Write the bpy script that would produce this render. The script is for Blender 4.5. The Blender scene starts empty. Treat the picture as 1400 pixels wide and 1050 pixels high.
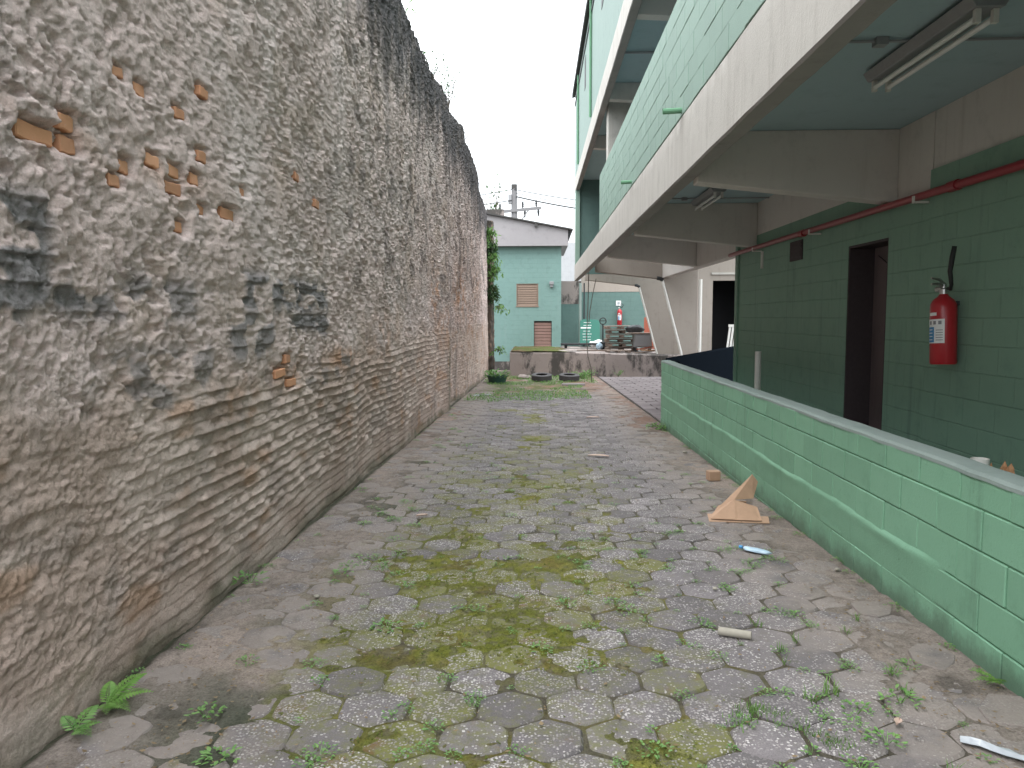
import bpy, bmesh, math, random
import numpy as np
from mathutils import Vector, Matrix

random.seed(7)
RNG = np.random.default_rng(11)
rad = math.radians
SC = bpy.context.scene
COL = SC.collection

# ------------------------------------------------------------------ camera
def camera():
    p, y, r = rad(5.0), rad(1.92), rad(-0.2)
    f = Vector((-math.sin(y) * math.cos(p), math.cos(y) * math.cos(p), -math.sin(p)))
    rt = Vector((math.cos(y), math.sin(y), 0))
    up = rt.cross(f)
    c, s = math.cos(r), math.sin(r)
    rt, up = c * rt + s * up, -s * rt + c * up
    cd = bpy.data.cameras.new('camera')
    cd.sensor_width = 36
    cd.lens = 27.0
    cd.clip_start = 0.05
    cd.clip_end = 2000
    o = bpy.data.objects.new('camera', cd)
    COL.objects.link(o)
    m = Matrix.Identity(4)
    for i in range(3):
        m[i][0], m[i][1], m[i][2] = rt[i], up[i], -f[i]
    m[0][3], m[1][3], m[2][3] = 0, 0, 1.55
    o.matrix_world = m
    SC.camera = o
camera()

# ------------------------------------------------------------------ sky, sun, exposure
SUN_EL, SUN_ROT = 62, 215
def world():
    w = bpy.data.worlds.new('World')
    SC.world = w
    w.use_nodes = True
    nt = w.node_tree
    nt.nodes.clear()
    N, L = nt.nodes.new, nt.links.new
    out, bg = N('ShaderNodeOutputWorld'), N('ShaderNodeBackground')
    sky = N('ShaderNodeTexSky')
    sky.sky_type = 'NISHITA'
    sky.sun_disc = False
    sky.sun_elevation = rad(SUN_EL)
    sky.sun_rotation = rad(SUN_ROT)
    sky.dust_density = 4
    sc = N('ShaderNodeMix'); sc.data_type = 'RGBA'; sc.blend_type = 'MULTIPLY'
    sc.inputs[0].default_value = 1
    sc.inputs[7].default_value = (.07, .07, .07, 1)
    L(sky.outputs[0], sc.inputs[6])
    # overcast cloud deck: brighter overhead than at the horizon
    tc, sep = N('ShaderNodeTexCoord'), N('ShaderNodeSeparateXYZ')
    L(tc.outputs['Generated'], sep.inputs[0])
    mr = N('ShaderNodeMapRange')
    mr.inputs[1].default_value = 0; mr.inputs[2].default_value = 1
    mr.inputs[3].default_value = .66; mr.inputs[4].default_value = 2.45
    L(sep.outputs[2], mr.inputs[0])
    nz = N('ShaderNodeTexNoise'); nz.inputs['Scale'].default_value = 2.2; nz.inputs['Detail'].default_value = 4
    L(tc.outputs['Generated'], nz.inputs['Vector'])
    mn = N('ShaderNodeMapRange'); mn.inputs[3].default_value = .93; mn.inputs[4].default_value = 1.07
    L(nz.outputs[0], mn.inputs[0])
    mu = N('ShaderNodeMath'); mu.operation = 'MULTIPLY'
    L(mr.outputs[0], mu.inputs[0]); L(mn.outputs[0], mu.inputs[1])
    cl = N('ShaderNodeMix'); cl.data_type = 'RGBA'; cl.blend_type = 'MULTIPLY'; cl.inputs[0].default_value = 1
    cl.inputs[6].default_value = (.92, .97, 1.0, 1)
    L(mu.outputs[0], cl.inputs[7])
    mx = N('ShaderNodeMix'); mx.data_type = 'RGBA'; mx.inputs[0].default_value = .9
    L(sc.outputs[2], mx.inputs[6]); L(cl.outputs[2], mx.inputs[7])
    L(mx.outputs[2], bg.inputs[0]); bg.inputs[1].default_value = 1.0
    L(bg.outputs[0], out.inputs[0])
world()
def sun():
    ld = bpy.data.lights.new('sun', 'SUN')
    ld.energy = 0.6
    ld.angle = rad(40)
    ld.color = (1, .97, .93)
    o = bpy.data.objects.new('sun', ld)
    COL.objects.link(o)
    el, az = rad(SUN_EL), rad(SUN_ROT)
    d = Vector((math.sin(az) * math.cos(el), math.cos(az) * math.cos(el), math.sin(el)))
    o.rotation_euler = d.to_track_quat('Z', 'Y').to_euler()
    o.location = (0, 0, 30)
sun()
SC.view_settings.view_transform = 'Standard'
SC.view_settings.look = 'None'
SC.view_settings.gamma = 1
SC.view_settings.use_curve_mapping = False
SC.view_settings.exposure = 1.38
SC.render.engine = 'CYCLES'
SC.cycles.max_bounces = 8
SC.cycles.diffuse_bounces = 5
SC.cycles.use_denoising = True

# ------------------------------------------------------------------ numpy noise
def _h(i, j, s):
    n = (i.astype(np.int64) * 374761393 + j.astype(np.int64) * 668265263 + s * 974634757) & 0xffffffff
    n = ((n ^ (n >> 13)) * 1274126177) & 0xffffffff
    n = ((n ^ (n >> 15)) * 2246822519) & 0xffffffff
    return ((n ^ (n >> 16)) & 0xffffff) / float(0xffffff)
def vn(x, y, s=0):
    x, y = np.broadcast_arrays(np.asarray(x, float), np.asarray(y, float))
    i, j = np.floor(x), np.floor(y)
    u, v = x - i, y - j
    u = u * u * u * (u * (u * 6 - 15) + 10); v = v * v * v * (v * (v * 6 - 15) + 10)
    a, b, c, d = _h(i, j, s), _h(i + 1, j, s), _h(i, j + 1, s), _h(i + 1, j + 1, s)
    return (a * (1 - u) + b * u) * (1 - v) + (c * (1 - u) + d * u) * v
def fbm(x, y, o=4, s=0, g=.5):
    t, a, n = 0, 1, 0
    for k in range(o):
        t = t + a * (vn(x * 2 ** k + 17.3 * k, y * 2 ** k + 9.1 * k, s + k) * 2 - 1); n += a; a *= g
    return t / n
def worley(x, y, s=0):
    i, j = np.floor(x), np.floor(y)
    f1 = np.full(np.shape(x), 9.); f2 = f1.copy(); cid = np.zeros(np.shape(x))
    for a in (-1, 0, 1):
        for b in (-1, 0, 1):
            ci, cj = i + a, j + b
            d = np.hypot(ci + _h(ci, cj, s) - x, cj + _h(ci, cj, s + 5) - y)
            r = _h(ci, cj, s + 9)
            near = d < f1
            f2 = np.where(near, f1, np.minimum(f2, d)); cid = np.where(near, r, cid); f1 = np.where(near, d, f1)
    return f1, f2, cid
def ss(a, b, x):
    t = np.clip((x - a) / (b - a), 0, 1)
    return t * t * (3 - 2 * t)
def mixc(c, col, m):
    return c * (1 - m[..., None]) + np.array(col) * m[..., None]

# ------------------------------------------------------------------ materials
def nodes(name):
    m = bpy.data.materials.new(name)
    m.use_nodes = True
    nt = m.node_tree
    return m, nt, nt.nodes.new, nt.links.new, nt.nodes['Principled BSDF']
def ramp(N, L, src, stops):
    r = N('ShaderNodeValToRGB')
    e = r.color_ramp.elements
    while len(e) < len(stops): e.new(.5)
    for k, (p, c) in enumerate(stops):
        e[k].position = p; e[k].color = (*c, 1) if len(c) == 3 else c
    L(src, r.inputs[0])
    return r.outputs[0]
def cmix(N, L, fac, a, b, mode='MIX'):
    n = N('ShaderNodeMix'); n.data_type = 'RGBA'; n.blend_type = mode
    for s, i in ((fac, 0), (a, 6), (b, 7)):
        if hasattr(s, 'is_output'): L(s, n.inputs[i])
        elif i == 0: n.inputs[0].default_value = s
        else: n.inputs[i].default_value = (*s, 1)
    return n.outputs[2]
def noise(N, L, vec, scale, detail=5, rough=.6, dist=0):
    n = N('ShaderNodeTexNoise')
    n.inputs['Scale'].default_value = scale; n.inputs['Detail'].default_value = detail
    n.inputs['Roughness'].default_value = rough; n.inputs['Distortion'].default_value = dist
    L(vec, n.inputs['Vector'])
    return n.outputs[0]
def scaled(N, L, vec, s):
    n = N('ShaderNodeVectorMath'); n.operation = 'MULTIPLY'; n.inputs[1].default_value = s
    L(vec, n.inputs[0])
    return n.outputs[0]
def bump(N, L, h, dist, bsdf, strength=1, normal=None):
    b = N('ShaderNodeBump'); b.inputs['Distance'].default_value = dist; b.inputs['Strength'].default_value = strength
    L(h, b.inputs['Height'])
    if normal is not None: L(normal, b.inputs['Normal'])
    L(b.outputs[0], bsdf.inputs['Normal'])
    return b.outputs[0]
def band(N, L, v, a, b):
    n = N('ShaderNodeMapRange'); n.inputs[1].default_value = a; n.inputs[2].default_value = b
    n.interpolation_type = 'SMOOTHSTEP'
    L(v, n.inputs[0])
    return n.outputs[0]
def mulv(N, L, a, b):
    n = N('ShaderNodeMath'); n.operation = 'MULTIPLY'
    for s, i in ((a, 0), (b, 1)):
        if hasattr(s, 'is_output'): L(s, n.inputs[i])
        else: n.inputs[i].default_value = s
    return n.outputs[0]

def weathered(name, base, light=None, stain=(.12, .11, .10), stain_amt=.5, rough=.8, grain=60, bmp=.002, streak=True,
              brick=None, spec=.3, rnd=.0, patch=.5, stain_lo=.52, splash=False):
    """painted or bare masonry: broad tone patches, vertical run-off stains, grain"""
    m, nt, N, L, B = nodes(name)
    geo = N('ShaderNodeNewGeometry'); P = geo.outputs['Position']
    light = light or tuple(min(1, c * 1.18) for c in base)
    c = cmix(N, L, mulv(N, L, noise(N, L, P, 1.1, 6, .65), 1), base, light)
    n2 = band(N, L, noise(N, L, P, 4.5, 5, .7), .5, .75)
    c = cmix(N, L, mulv(N, L, n2, patch), c, tuple(x * .8 for x in base))
    if streak:
        st = band(N, L, noise(N, L, scaled(N, L, P, (5, 5, .35)), 1.6, 6, .7), stain_lo, .82)
        c = cmix(N, L, mulv(N, L, st, stain_amt), c, stain)
    sp = band(N, L, noise(N, L, P, 38, 3, .7), .62, .78)
    c = cmix(N, L, mulv(N, L, sp, .35), c, stain)
    if rnd:
        oi = N('ShaderNodeObjectInfo')
        hs = N('ShaderNodeHueSaturation')
        mr = N('ShaderNodeMapRange'); mr.inputs[3].default_value = 1 - rnd; mr.inputs[4].default_value = 1 + rnd
        L(oi.outputs['Random'], mr.inputs[0]); L(mr.outputs[0], hs.inputs['Value']); L(c, hs.inputs['Color'])
        c = hs.outputs[0]
    if splash:
        # splashback grime and mould where the wall meets the ground, flaked paint spots
        sp_ = N('ShaderNodeSeparateXYZ'); L(P, sp_.inputs[0])
        hg = N('ShaderNodeMath'); hg.operation = 'MULTIPLY_ADD'; hg.inputs[1].default_value = .022; L(sp_.outputs[1], hg.inputs[0]); L(sp_.outputs[2], hg.inputs[2])
        nn = N('ShaderNodeMath'); nn.operation = 'MULTIPLY_ADD'; nn.inputs[1].default_value = -.34; L(noise(N, L, P, 5, 6, .75), nn.inputs[0]); L(hg.outputs[0], nn.inputs[2])
        c = cmix(N, L, mulv(N, L, band(N, L, nn.outputs[0], .0, -.18), .6), c, (.06, .075, .055))
        c = cmix(N, L, mulv(N, L, band(N, L, noise(N, L, P, 8.5, 7, .8), .66, .70), .7), c, (.27, .36, .30))
        c = cmix(N, L, mulv(N, L, band(N, L, noise(N, L, P, 16, 6, .8), .69, .73), .75), c, (.05, .08, .06))
    nrm = None
    if brick:
        axes, bw, bh, off = brick
        sep = N('ShaderNodeSeparateXYZ'); L(P, sep.inputs[0])
        com = N('ShaderNodeCombineXYZ'); L(sep.outputs[axes[0]], com.inputs[0])
        ad = N('ShaderNodeMath'); ad.inputs[1].default_value = off; L(sep.outputs[2], ad.inputs[0]); L(ad.outputs[0], com.inputs[1])
        bt = N('ShaderNodeTexBrick'); bt.offset = .5
        bt.inputs['Scale'].default_value = 1; bt.inputs['Mortar Size'].default_value = .006
        bt.inputs['Mortar Smooth'].default_value = .6
        bt.inputs['Brick Width'].default_value = bw; bt.inputs['Row Height'].default_value = bh
        L(com.outputs[0], bt.inputs['Vector'])
        inv = N('ShaderNodeMath'); inv.operation = 'SUBTRACT'; inv.inputs[0].default_value = 1; L(bt.outputs['Fac'], inv.inputs[1])
        nrm = bump(N, L, inv.outputs[0], .006, B, .8)
    L(c, B.inputs['Base Color'])
    B.inputs['Roughness'].default_value = rough
    B.inputs['Specular IOR Level'].default_value = spec
    bump(N, L, noise(N, L, P, grain, 6, .7), bmp, B, 1, nrm)
    return m
def blotchy(name, base, light, dark):
    m, nt, N, L, B = nodes(name)
    P = N('ShaderNodeNewGeometry').outputs['Position']
    c = cmix(N, L, noise(N, L, P, 2.2, 6, .7), base, light)
    d = band(N, L, noise(N, L, scaled(N, L, P, (1, 1, .45)), 1.15, 7, .72), .455, .56)
    c = cmix(N, L, mulv(N, L, d, .88), c, dark)
    d2 = band(N, L, noise(N, L, P, 9, 5, .75), .55, .72)
    c = cmix(N, L, mulv(N, L, d2, .5), c, (.17, .14, .125))
    L(c, B.inputs['Base Color']); B.inputs['Roughness'].default_value = .9; B.inputs['Specular IOR Level'].default_value = .2
    bump(N, L, noise(N, L, P, 25, 6, .75), .006, B)
    return m
def plain(name, base, rough=.5, metal=0, var=.15, bmp=0, trans=0, scale=25, spec=.5):
    m, nt, N, L, B = nodes(name)
    geo = N('ShaderNodeNewGeometry'); P = geo.outputs['Position']
    n = noise(N, L, P, scale, 5, .65)
    c = cmix(N, L, n, tuple(x * (1 - var) for x in base), tuple(min(1, x * (1 + var)) for x in base))
    L(c, B.inputs['Base Color'])
    B.inputs['Roughness'].default_value = rough; B.inputs['Metallic'].default_value = metal
    B.inputs['Specular IOR Level'].default_value = spec
    if trans: B.inputs['Transmission Weight'].default_value = trans
    if bmp: bump(N, L, noise(N, L, P, scale * 3, 4, .7), bmp, B)
    return m
def leafy(name, a, b, rough=.55):
    m, nt, N, L, B = nodes(name)
    oi = N('ShaderNodeObjectInfo'); geo = N('ShaderNodeNewGeometry')
    ad = N('ShaderNodeMath'); ad.operation = 'ADD'; L(oi.outputs['Random'], ad.inputs[0]); L(geo.outputs['Random Per Island'], ad.inputs[1])
    fr = N('ShaderNodeMath'); fr.operation = 'FRACT'; L(ad.outputs[0], fr.inputs[0])
    c = cmix(N, L, fr.outputs[0], a, b)
    L(c, B.inputs['Base Color']); B.inputs['Roughness'].default_value = rough
    tr = N('ShaderNodeBsdfTranslucent'); L(c, tr.inputs[0])
    mx = N('ShaderNodeMixShader'); mx.inputs[0].default_value = .35
    L(B.outputs[0], mx.inputs[1]); L(tr.outputs[0], mx.inputs[2])
    L(mx.outputs[0], nt.nodes['Material Output'].inputs[0])
    return m
def vcol(name, grain_scale=70, bmp=.004, rough=.92, speck=None, fine=.3):
    """colour from the mesh's own painted material map (plaster, mortar, brick dust, mould, soil, moss) plus grain"""
    m, nt, N, L, B = nodes(name)
    at = N('ShaderNodeVertexColor'); at.layer_name = 'Col'
    geo = N('ShaderNodeNewGeometry'); P = geo.outputs['Position']
    g = noise(N, L, P, grain_scale, 8, .75)
    c = cmix(N, L, fine, at.outputs[0], ramp(N, L, g, [(.3, (.35, .35, .35)), (.5, (1, 1, 1)), (.72, (1.5, 1.5, 1.5))]), 'MULTIPLY')
    g2 = noise(N, L, P, grain_scale * .22, 6, .7)
    c = cmix(N, L, fine * 1.1, c, ramp(N, L, g2, [(.3, (.6, .58, .56)), (.5, (1, 1, 1)), (.75, (1.25, 1.25, 1.25))]), 'MULTIPLY')
    L(c, B.inputs['Base Color']); B.inputs['Roughness'].default_value = rough
    B.inputs['Specular IOR Level'].default_value = .15
    n1 = bump(N, L, g2, bmp * 3, B, 1)
    bump(N, L, g, bmp, B, 1, n1)
    return m
def paver_mat(name, island):
    m, nt, N, L, B = nodes(name)
    geo = N('ShaderNodeNewGeometry'); P = geo.outputs['Position']
    rnd = geo.outputs['Random Per Island'] if island else N('ShaderNodeObjectInfo').outputs['Random']
    vo = N('ShaderNodeTexVoronoi'); vo.inputs['Scale'].default_value = 84; vo.inputs['Randomness'].default_value = 1
    wv = N('ShaderNodeVectorMath'); wv.operation = 'ADD'
    wn = N('ShaderNodeTexNoise'); wn.inputs['Scale'].default_value = 55; L(P, wn.inputs['Vector'])
    wsc = N('ShaderNodeVectorMath'); wsc.operation = 'SCALE'; wsc.inputs['Scale'].default_value = .012
    L(wn.outputs[1], wsc.inputs[0]); L(P, wv.inputs[0]); L(wsc.outputs[0], wv.inputs[1])
    L(wv.outputs[0], vo.inputs['Vector'])
    # pebble where the cell is chosen and we are near its centre
    sepc = N('ShaderNodeSeparateColor'); L(vo.outputs['Color'], sepc.inputs[0])
    th = N('ShaderNodeMapRange'); th.inputs[1].default_value = 0; th.inputs[2].default_value = 1
    th.inputs[3].default_value = .12; th.inputs[4].default_value = .86
    L(rnd, th.inputs[0])
    gt = N('ShaderNodeMath'); gt.operation = 'GREATER_THAN'; L(sepc.outputs[0], gt.inputs[0]); L(th.outputs[0], gt.inputs[1])
    wear = band(N, L, noise(N, L, P, 6, 5, .65), .30, .52)
    core = N('ShaderNodeMapRange'); core.inputs[1].default_value = .52; core.inputs[2].default_value = .40
    core.interpolation_type = 'SMOOTHSTEP'
    L(vo.outputs['Distance'], core.inputs[0])
    peb = mulv(N, L, mulv(N, L, gt.outputs[0], core.outputs[0]), wear)
    base = cmix(N, L, noise(N, L, P, 9, 6, .7), (.108, .096, .099), (.172, .155, .159))
    base = cmix(N, L, .55, base, ramp(N, L, noise(N, L, P, 160, 4, .8), [(.35, (.5, .5, .5)), (.5, (1, 1, 1)), (.68, (1.6, 1.6, 1.6))]), 'MULTIPLY')
    pc = ramp(N, L, sepc.outputs[1], [(0, (.24, .215, .205)), (.5, (.35, .325, .32)), (1, (.50, .47, .46))])
    c = cmix(N, L, peb, base, pc)
    tv = N('ShaderNodeMapRange'); tv.inputs[3].default_value = .80; tv.inputs[4].default_value = 1.2
    fr_ = N('ShaderNodeMath'); fr_.operation = 'FRACT'; L(mulv(N, L, rnd, 7.3), fr_.inputs[0]); L(fr_.outputs[0], tv.inputs[0])
    c = cmix(N, L, 1, c, tv.outputs[0], 'MULTIPLY')
    c = cmix(N, L, mulv(N, L, band(N, L, noise(N, L, P, 7, 6, .75), .50, .70), .55), c, (.10, .092, .07))
    # dust and soil film towards the alley's two sides, in patches
    sep = N('ShaderNodeSeparateXYZ'); L(P, sep.inputs[0])
    l_ = band(N, L, sep.outputs[0], -.75, -1.35); r_ = band(N, L, sep.outputs[0], 1.0, 1.7)
    ed = N('ShaderNodeMath'); ed.operation = 'MAXIMUM'; L(l_, ed.inputs[0]); L(r_, ed.inputs[1])
    dust = mulv(N, L, ed.outputs[0], band(N, L, noise(N, L, P, 3.2, 5, .65), .28, .55))
    c = cmix(N, L, mulv(N, L, dust, .85), c, cmix(N, L, noise(N, L, P, 30, 5, .7), (.20, .165, .145), (.30, .26, .235)))
    # moss film: each stone carries its own share of moss
    if island:
        at = N('ShaderNodeVertexColor'); at.layer_name = 'Col'; mv = at.outputs[0]
    else: mv = N('ShaderNodeObjectInfo').outputs['Color']
    sm = N('ShaderNodeSeparateColor'); L(mv, sm.inputs[0])
    a1 = N('ShaderNodeMath'); a1.operation = 'MULTIPLY_ADD'; a1.inputs[1].default_value = .50
    L(sm.outputs[0], a1.inputs[0]); L(noise(N, L, P, 6.5, 7, .78), a1.inputs[2])
    ms = band(N, L, a1.outputs[0], .60, .90)
    ms = mulv(N, L, ms, band(N, L, noise(N, L, P, 34, 4, .8), .30, .52))
    nop = N('ShaderNodeMath'); nop.operation = 'SUBTRACT'; nop.inputs[0].default_value = 1; L(mulv(N, L, peb, .75), nop.inputs[1])
    ms = mulv(N, L, ms, nop.outputs[0])
    mcol = cmix(N, L, noise(N, L, P, 11, 5, .7), (.100, .108, .022), (.175, .172, .038))
    mcol = cmix(N, L, band(N, L, noise(N, L, P, 5, 4, .7), .55, .7), mcol, (.14, .085, .03))
    c = cmix(N, L, mulv(N, L, ms, .88), c, mcol)
    L(c, B.inputs['Base Color']); B.inputs['Roughness'].default_value = .78
    B.inputs['Specular IOR Level'].default_value = .3
    hh = N('ShaderNodeMath'); hh.operation = 'MULTIPLY_ADD'; hh.inputs[1].default_value = .6
    L(peb, hh.inputs[0]); L(noise(N, L, P, 110, 5, .75), hh.inputs[2])
    bump(N, L, hh.outputs[0], .004, B, 1)
    return m

M = {}
M['wall'] = vcol('rough_plaster', 120, .0055, .95, fine=.30)
M['ground'] = vcol('soil_and_moss', 95, .006, .95, fine=.75)
M['paver'] = paver_mat('aggregate_paver', False)
M['paver_far'] = paver_mat('aggregate_paver_far', True)
M['slab_paver'] = weathered('driveway_paver', (.185, .158, .16), (.25, .218, .222), (.12, .11, .09), .4, .85, 50, .002, streak=False, rnd=.12)
M['brick'] = weathered('orange_brick', (.60, .28, .155), (.68, .38, .235), (.60, .50, .44), .6, .9, 70, .003, streak=False, rnd=.18)
M['green'] = weathered('green_block_paint', (.172, .345, .228), (.215, .40, .275), (.055, .085, .06), .40, .6, 75, .0022, spec=.3, rnd=.07, patch=.5, splash=True)
M['green_joint'] = weathered('green_joint_paint', (.125, .27, .165), None, (.04, .06, .045), .5, .7, 75, .002)
M['green_up'] = weathered('pale_green_block_paint', (.225, .33, .275), (.262, .378, .315), (.19, .25, .22), .3, .6, 75, .0015, rnd=.045, patch=.25)
M['green_up_flat'] = weathered('pale_green_wall_paint', (.19, .268, .236), (.225, .312, .275), (.19, .25, .22), .3, .6, 60, .0015, brick=((1,), .4, .2, 0))
M['green_in'] = weathered('dark_green_wall_paint', (.19, .325, .25), (.235, .375, .285), (.09, .15, .125), .6, .6, 60, .0015, brick=((1,), .4, .2, .07))
M['green_far'] = weathered('blue_green_wall_paint', (.170, .280, .258), (.210, .330, .305), (.25, .32, .31), .4, .7, 40, .002, brick=((0,), .4, .2, .0))
M['shaded_wall'] = weathered('navy_painted_shade', (.006, .008, .011), (.008, .011, .015), (.007, .010, .014), .4, 1, 40, .002, spec=.0)  # shade on the return wall, put into its base colour
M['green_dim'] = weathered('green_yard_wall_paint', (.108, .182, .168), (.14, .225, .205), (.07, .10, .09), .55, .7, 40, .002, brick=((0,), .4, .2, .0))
M['slab'] = weathered('ceiling_green_paint', (.36, .475, .505), (.41, .52, .55), (.07, .09, .09), .2, .75, 50, .0012, streak=False)
M['concrete'] = weathered('pale_concrete', (.46, .433, .398), (.55, .525, .485), (.22, .195, .17), .5, .85, 45, .0022, stain_lo=.47)
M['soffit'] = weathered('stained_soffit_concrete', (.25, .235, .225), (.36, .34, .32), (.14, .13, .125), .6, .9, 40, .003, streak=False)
M['cream'] = weathered('cream_concrete_paint', (.61, .57, .535), (.66, .62, .585), (.36, .32, .29), .4, .8, 40, .0012)
M['cream_out'] = weathered('beige_concrete_paint', (.33, .285, .25), (.385, .34, .30), (.20, .17, .145), .5, .8, 40, .002)
M['cap'] = weathered('parapet_cap_concrete', (.23, .29, .265), (.30, .35, .33), (.17, .19, .18), .45, .85, 60, .002, streak=False)
M['dock'] = blotchy('dock_concrete', (.27, .225, .21), (.35, .30, .28), (.05, .048, .045))
M['gable'] = weathered('grey_render', (.30, .282, .290), (.36, .338, .348), (.33, .28, .28), .35, .85, 30, .002)
M['roof'] = plain('dark_roof_sheet', (.05, .047, .045), .7, 0, .3)
M['shutter'] = weathered('brown_shutter', (.26, .155, .135), (.32, .20, .17), (.14, .10, .09), .4, .65, 40, .001, rnd=.06)
M['shutter_w'] = weathered('wood_shutter', (.23, .165, .125), (.29, .21, .165), (.13, .10, .09), .4, .7, 40, .001, rnd=.08)
M['white'] = plain('white_pvc', (.72, .70, .66), .4, 0, .08)
M['white_wall'] = weathered('white_block_wall', (.38, .385, .40), (.46, .47, .48), (.2, .2, .2), .4, .85, 30, .003, brick=((0,), .5, .3, 0))
M['red'] = plain('red_pipe_paint', (.30, .026, .035), .38, 0, .15)
M['red_ext'] = plain('red_enamel', (.42, .022, .030), .28, 0, .08)
M['black'] = plain('black_rubber', (.018, .018, .019), .6, 0, .3, .001, scale=60)
M['tyre'] = plain('dusty_tyre_rubber', (.062, .058, .060), .8, 0, .4, .002, scale=30)
M['steel'] = plain('dull_steel', (.45, .44, .43), .35, .9, .1)
M['grey_metal'] = plain('grey_enamel', (.30, .30, .31), .5, .2, .15)
M['lamp_tube'] = plain('unlit_lamp_tube', (.80, .80, .78), .3, 0, .03)
M['dark'] = plain('dark_metal', (.04, .042, .045), .6, .3, .3)
M['door'] = weathered('mauve_door_panel', (.14, .105, .112), (.175, .135, .14), (.07, .055, .055), .5, .6, 40, .001)
M['jamb'] = plain('dark_jamb', (.05, .036, .04), .7, 0, .25)
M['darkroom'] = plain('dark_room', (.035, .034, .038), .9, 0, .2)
M['pole'] = plain('pole_concrete', (.20, .195, .20), .85, 0, .15)
M['wood'] = plain('weathered_pallet_wood', (.22, .165, .135), .85, 0, .35, .002, scale=12)
M['wood_f'] = plain('fresh_splintered_wood', (.42, .22, .11), .8, 0, .25, .002, scale=30)
M['card'] = plain('brown_cardboard', (.40, .255, .17), .85, 0, .22, .0014, scale=14)
M['card_in'] = plain('cardboard_corrugated_edge', (.20, .115, .065), .9, 0, .2)
M['sign_green'] = plain('green_sign_board', (.05, .20, .155), .5, 0, .1)
M['sign_white'] = plain('white_sign', (.78, .78, .78), .5, 0, .03)
M['sticker_blue'] = plain('blue_print', (.05, .25, .50), .5, 0, .1)
M['sticker_grey'] = plain('grey_print', (.22, .22, .24), .5, 0, .1)
M['bag'] = plain('white_plastic_bag', (.68, .66, .66), .4, 0, .15)
M['bag_blue'] = plain('pale_blue_plastic', (.40, .53, .64), .3, 0, .2)
M['film'] = plain('clear_plastic_film', (.36, .38, .41), .25, 0, .15)
M['orange'] = plain('rust_red_board', (.36, .10, .06), .7, 0, .2)
M['leaf'] = leafy('weed_leaf', (.10, .23, .055), (.20, .35, .105))
M['leaf_d'] = leafy('dark_leaf', (.035, .085, .03), (.075, .15, .05))
M['fern'] = leafy('fern_leaf', (.13, .28, .05), (.22, .38, .10))
M['grass'] = leafy('grass_blade', (.075, .17, .03), (.15, .27, .06))
M['dryleaf'] = plain('dry_leaf', (.46, .34, .28), .8, 0, .25)
M['tubec'] = plain('grey_beige_tube', (.30, .275, .23), .8, 0, .2)
M['straw'] = leafy('dry_litter', (.16, .11, .06), (.30, .22, .13), .9)
M['twig'] = plain('twig_bark', (.10, .085, .07), .9, 0, .3)
M['moss'] = leafy('moss_tuft', (.06, .085, .012), (.15, .16, .03), .9)
M['tub'] = plain('dark_green_tub', (.02, .06, .045), .5, 0, .2)
M['soil'] = plain('dark_soil', (.045, .036, .028), .95, 0, .4, .004, scale=40)
M['blue'] = plain('blue_tarp', (.03, .06, .20), .5, 0, .2)

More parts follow.
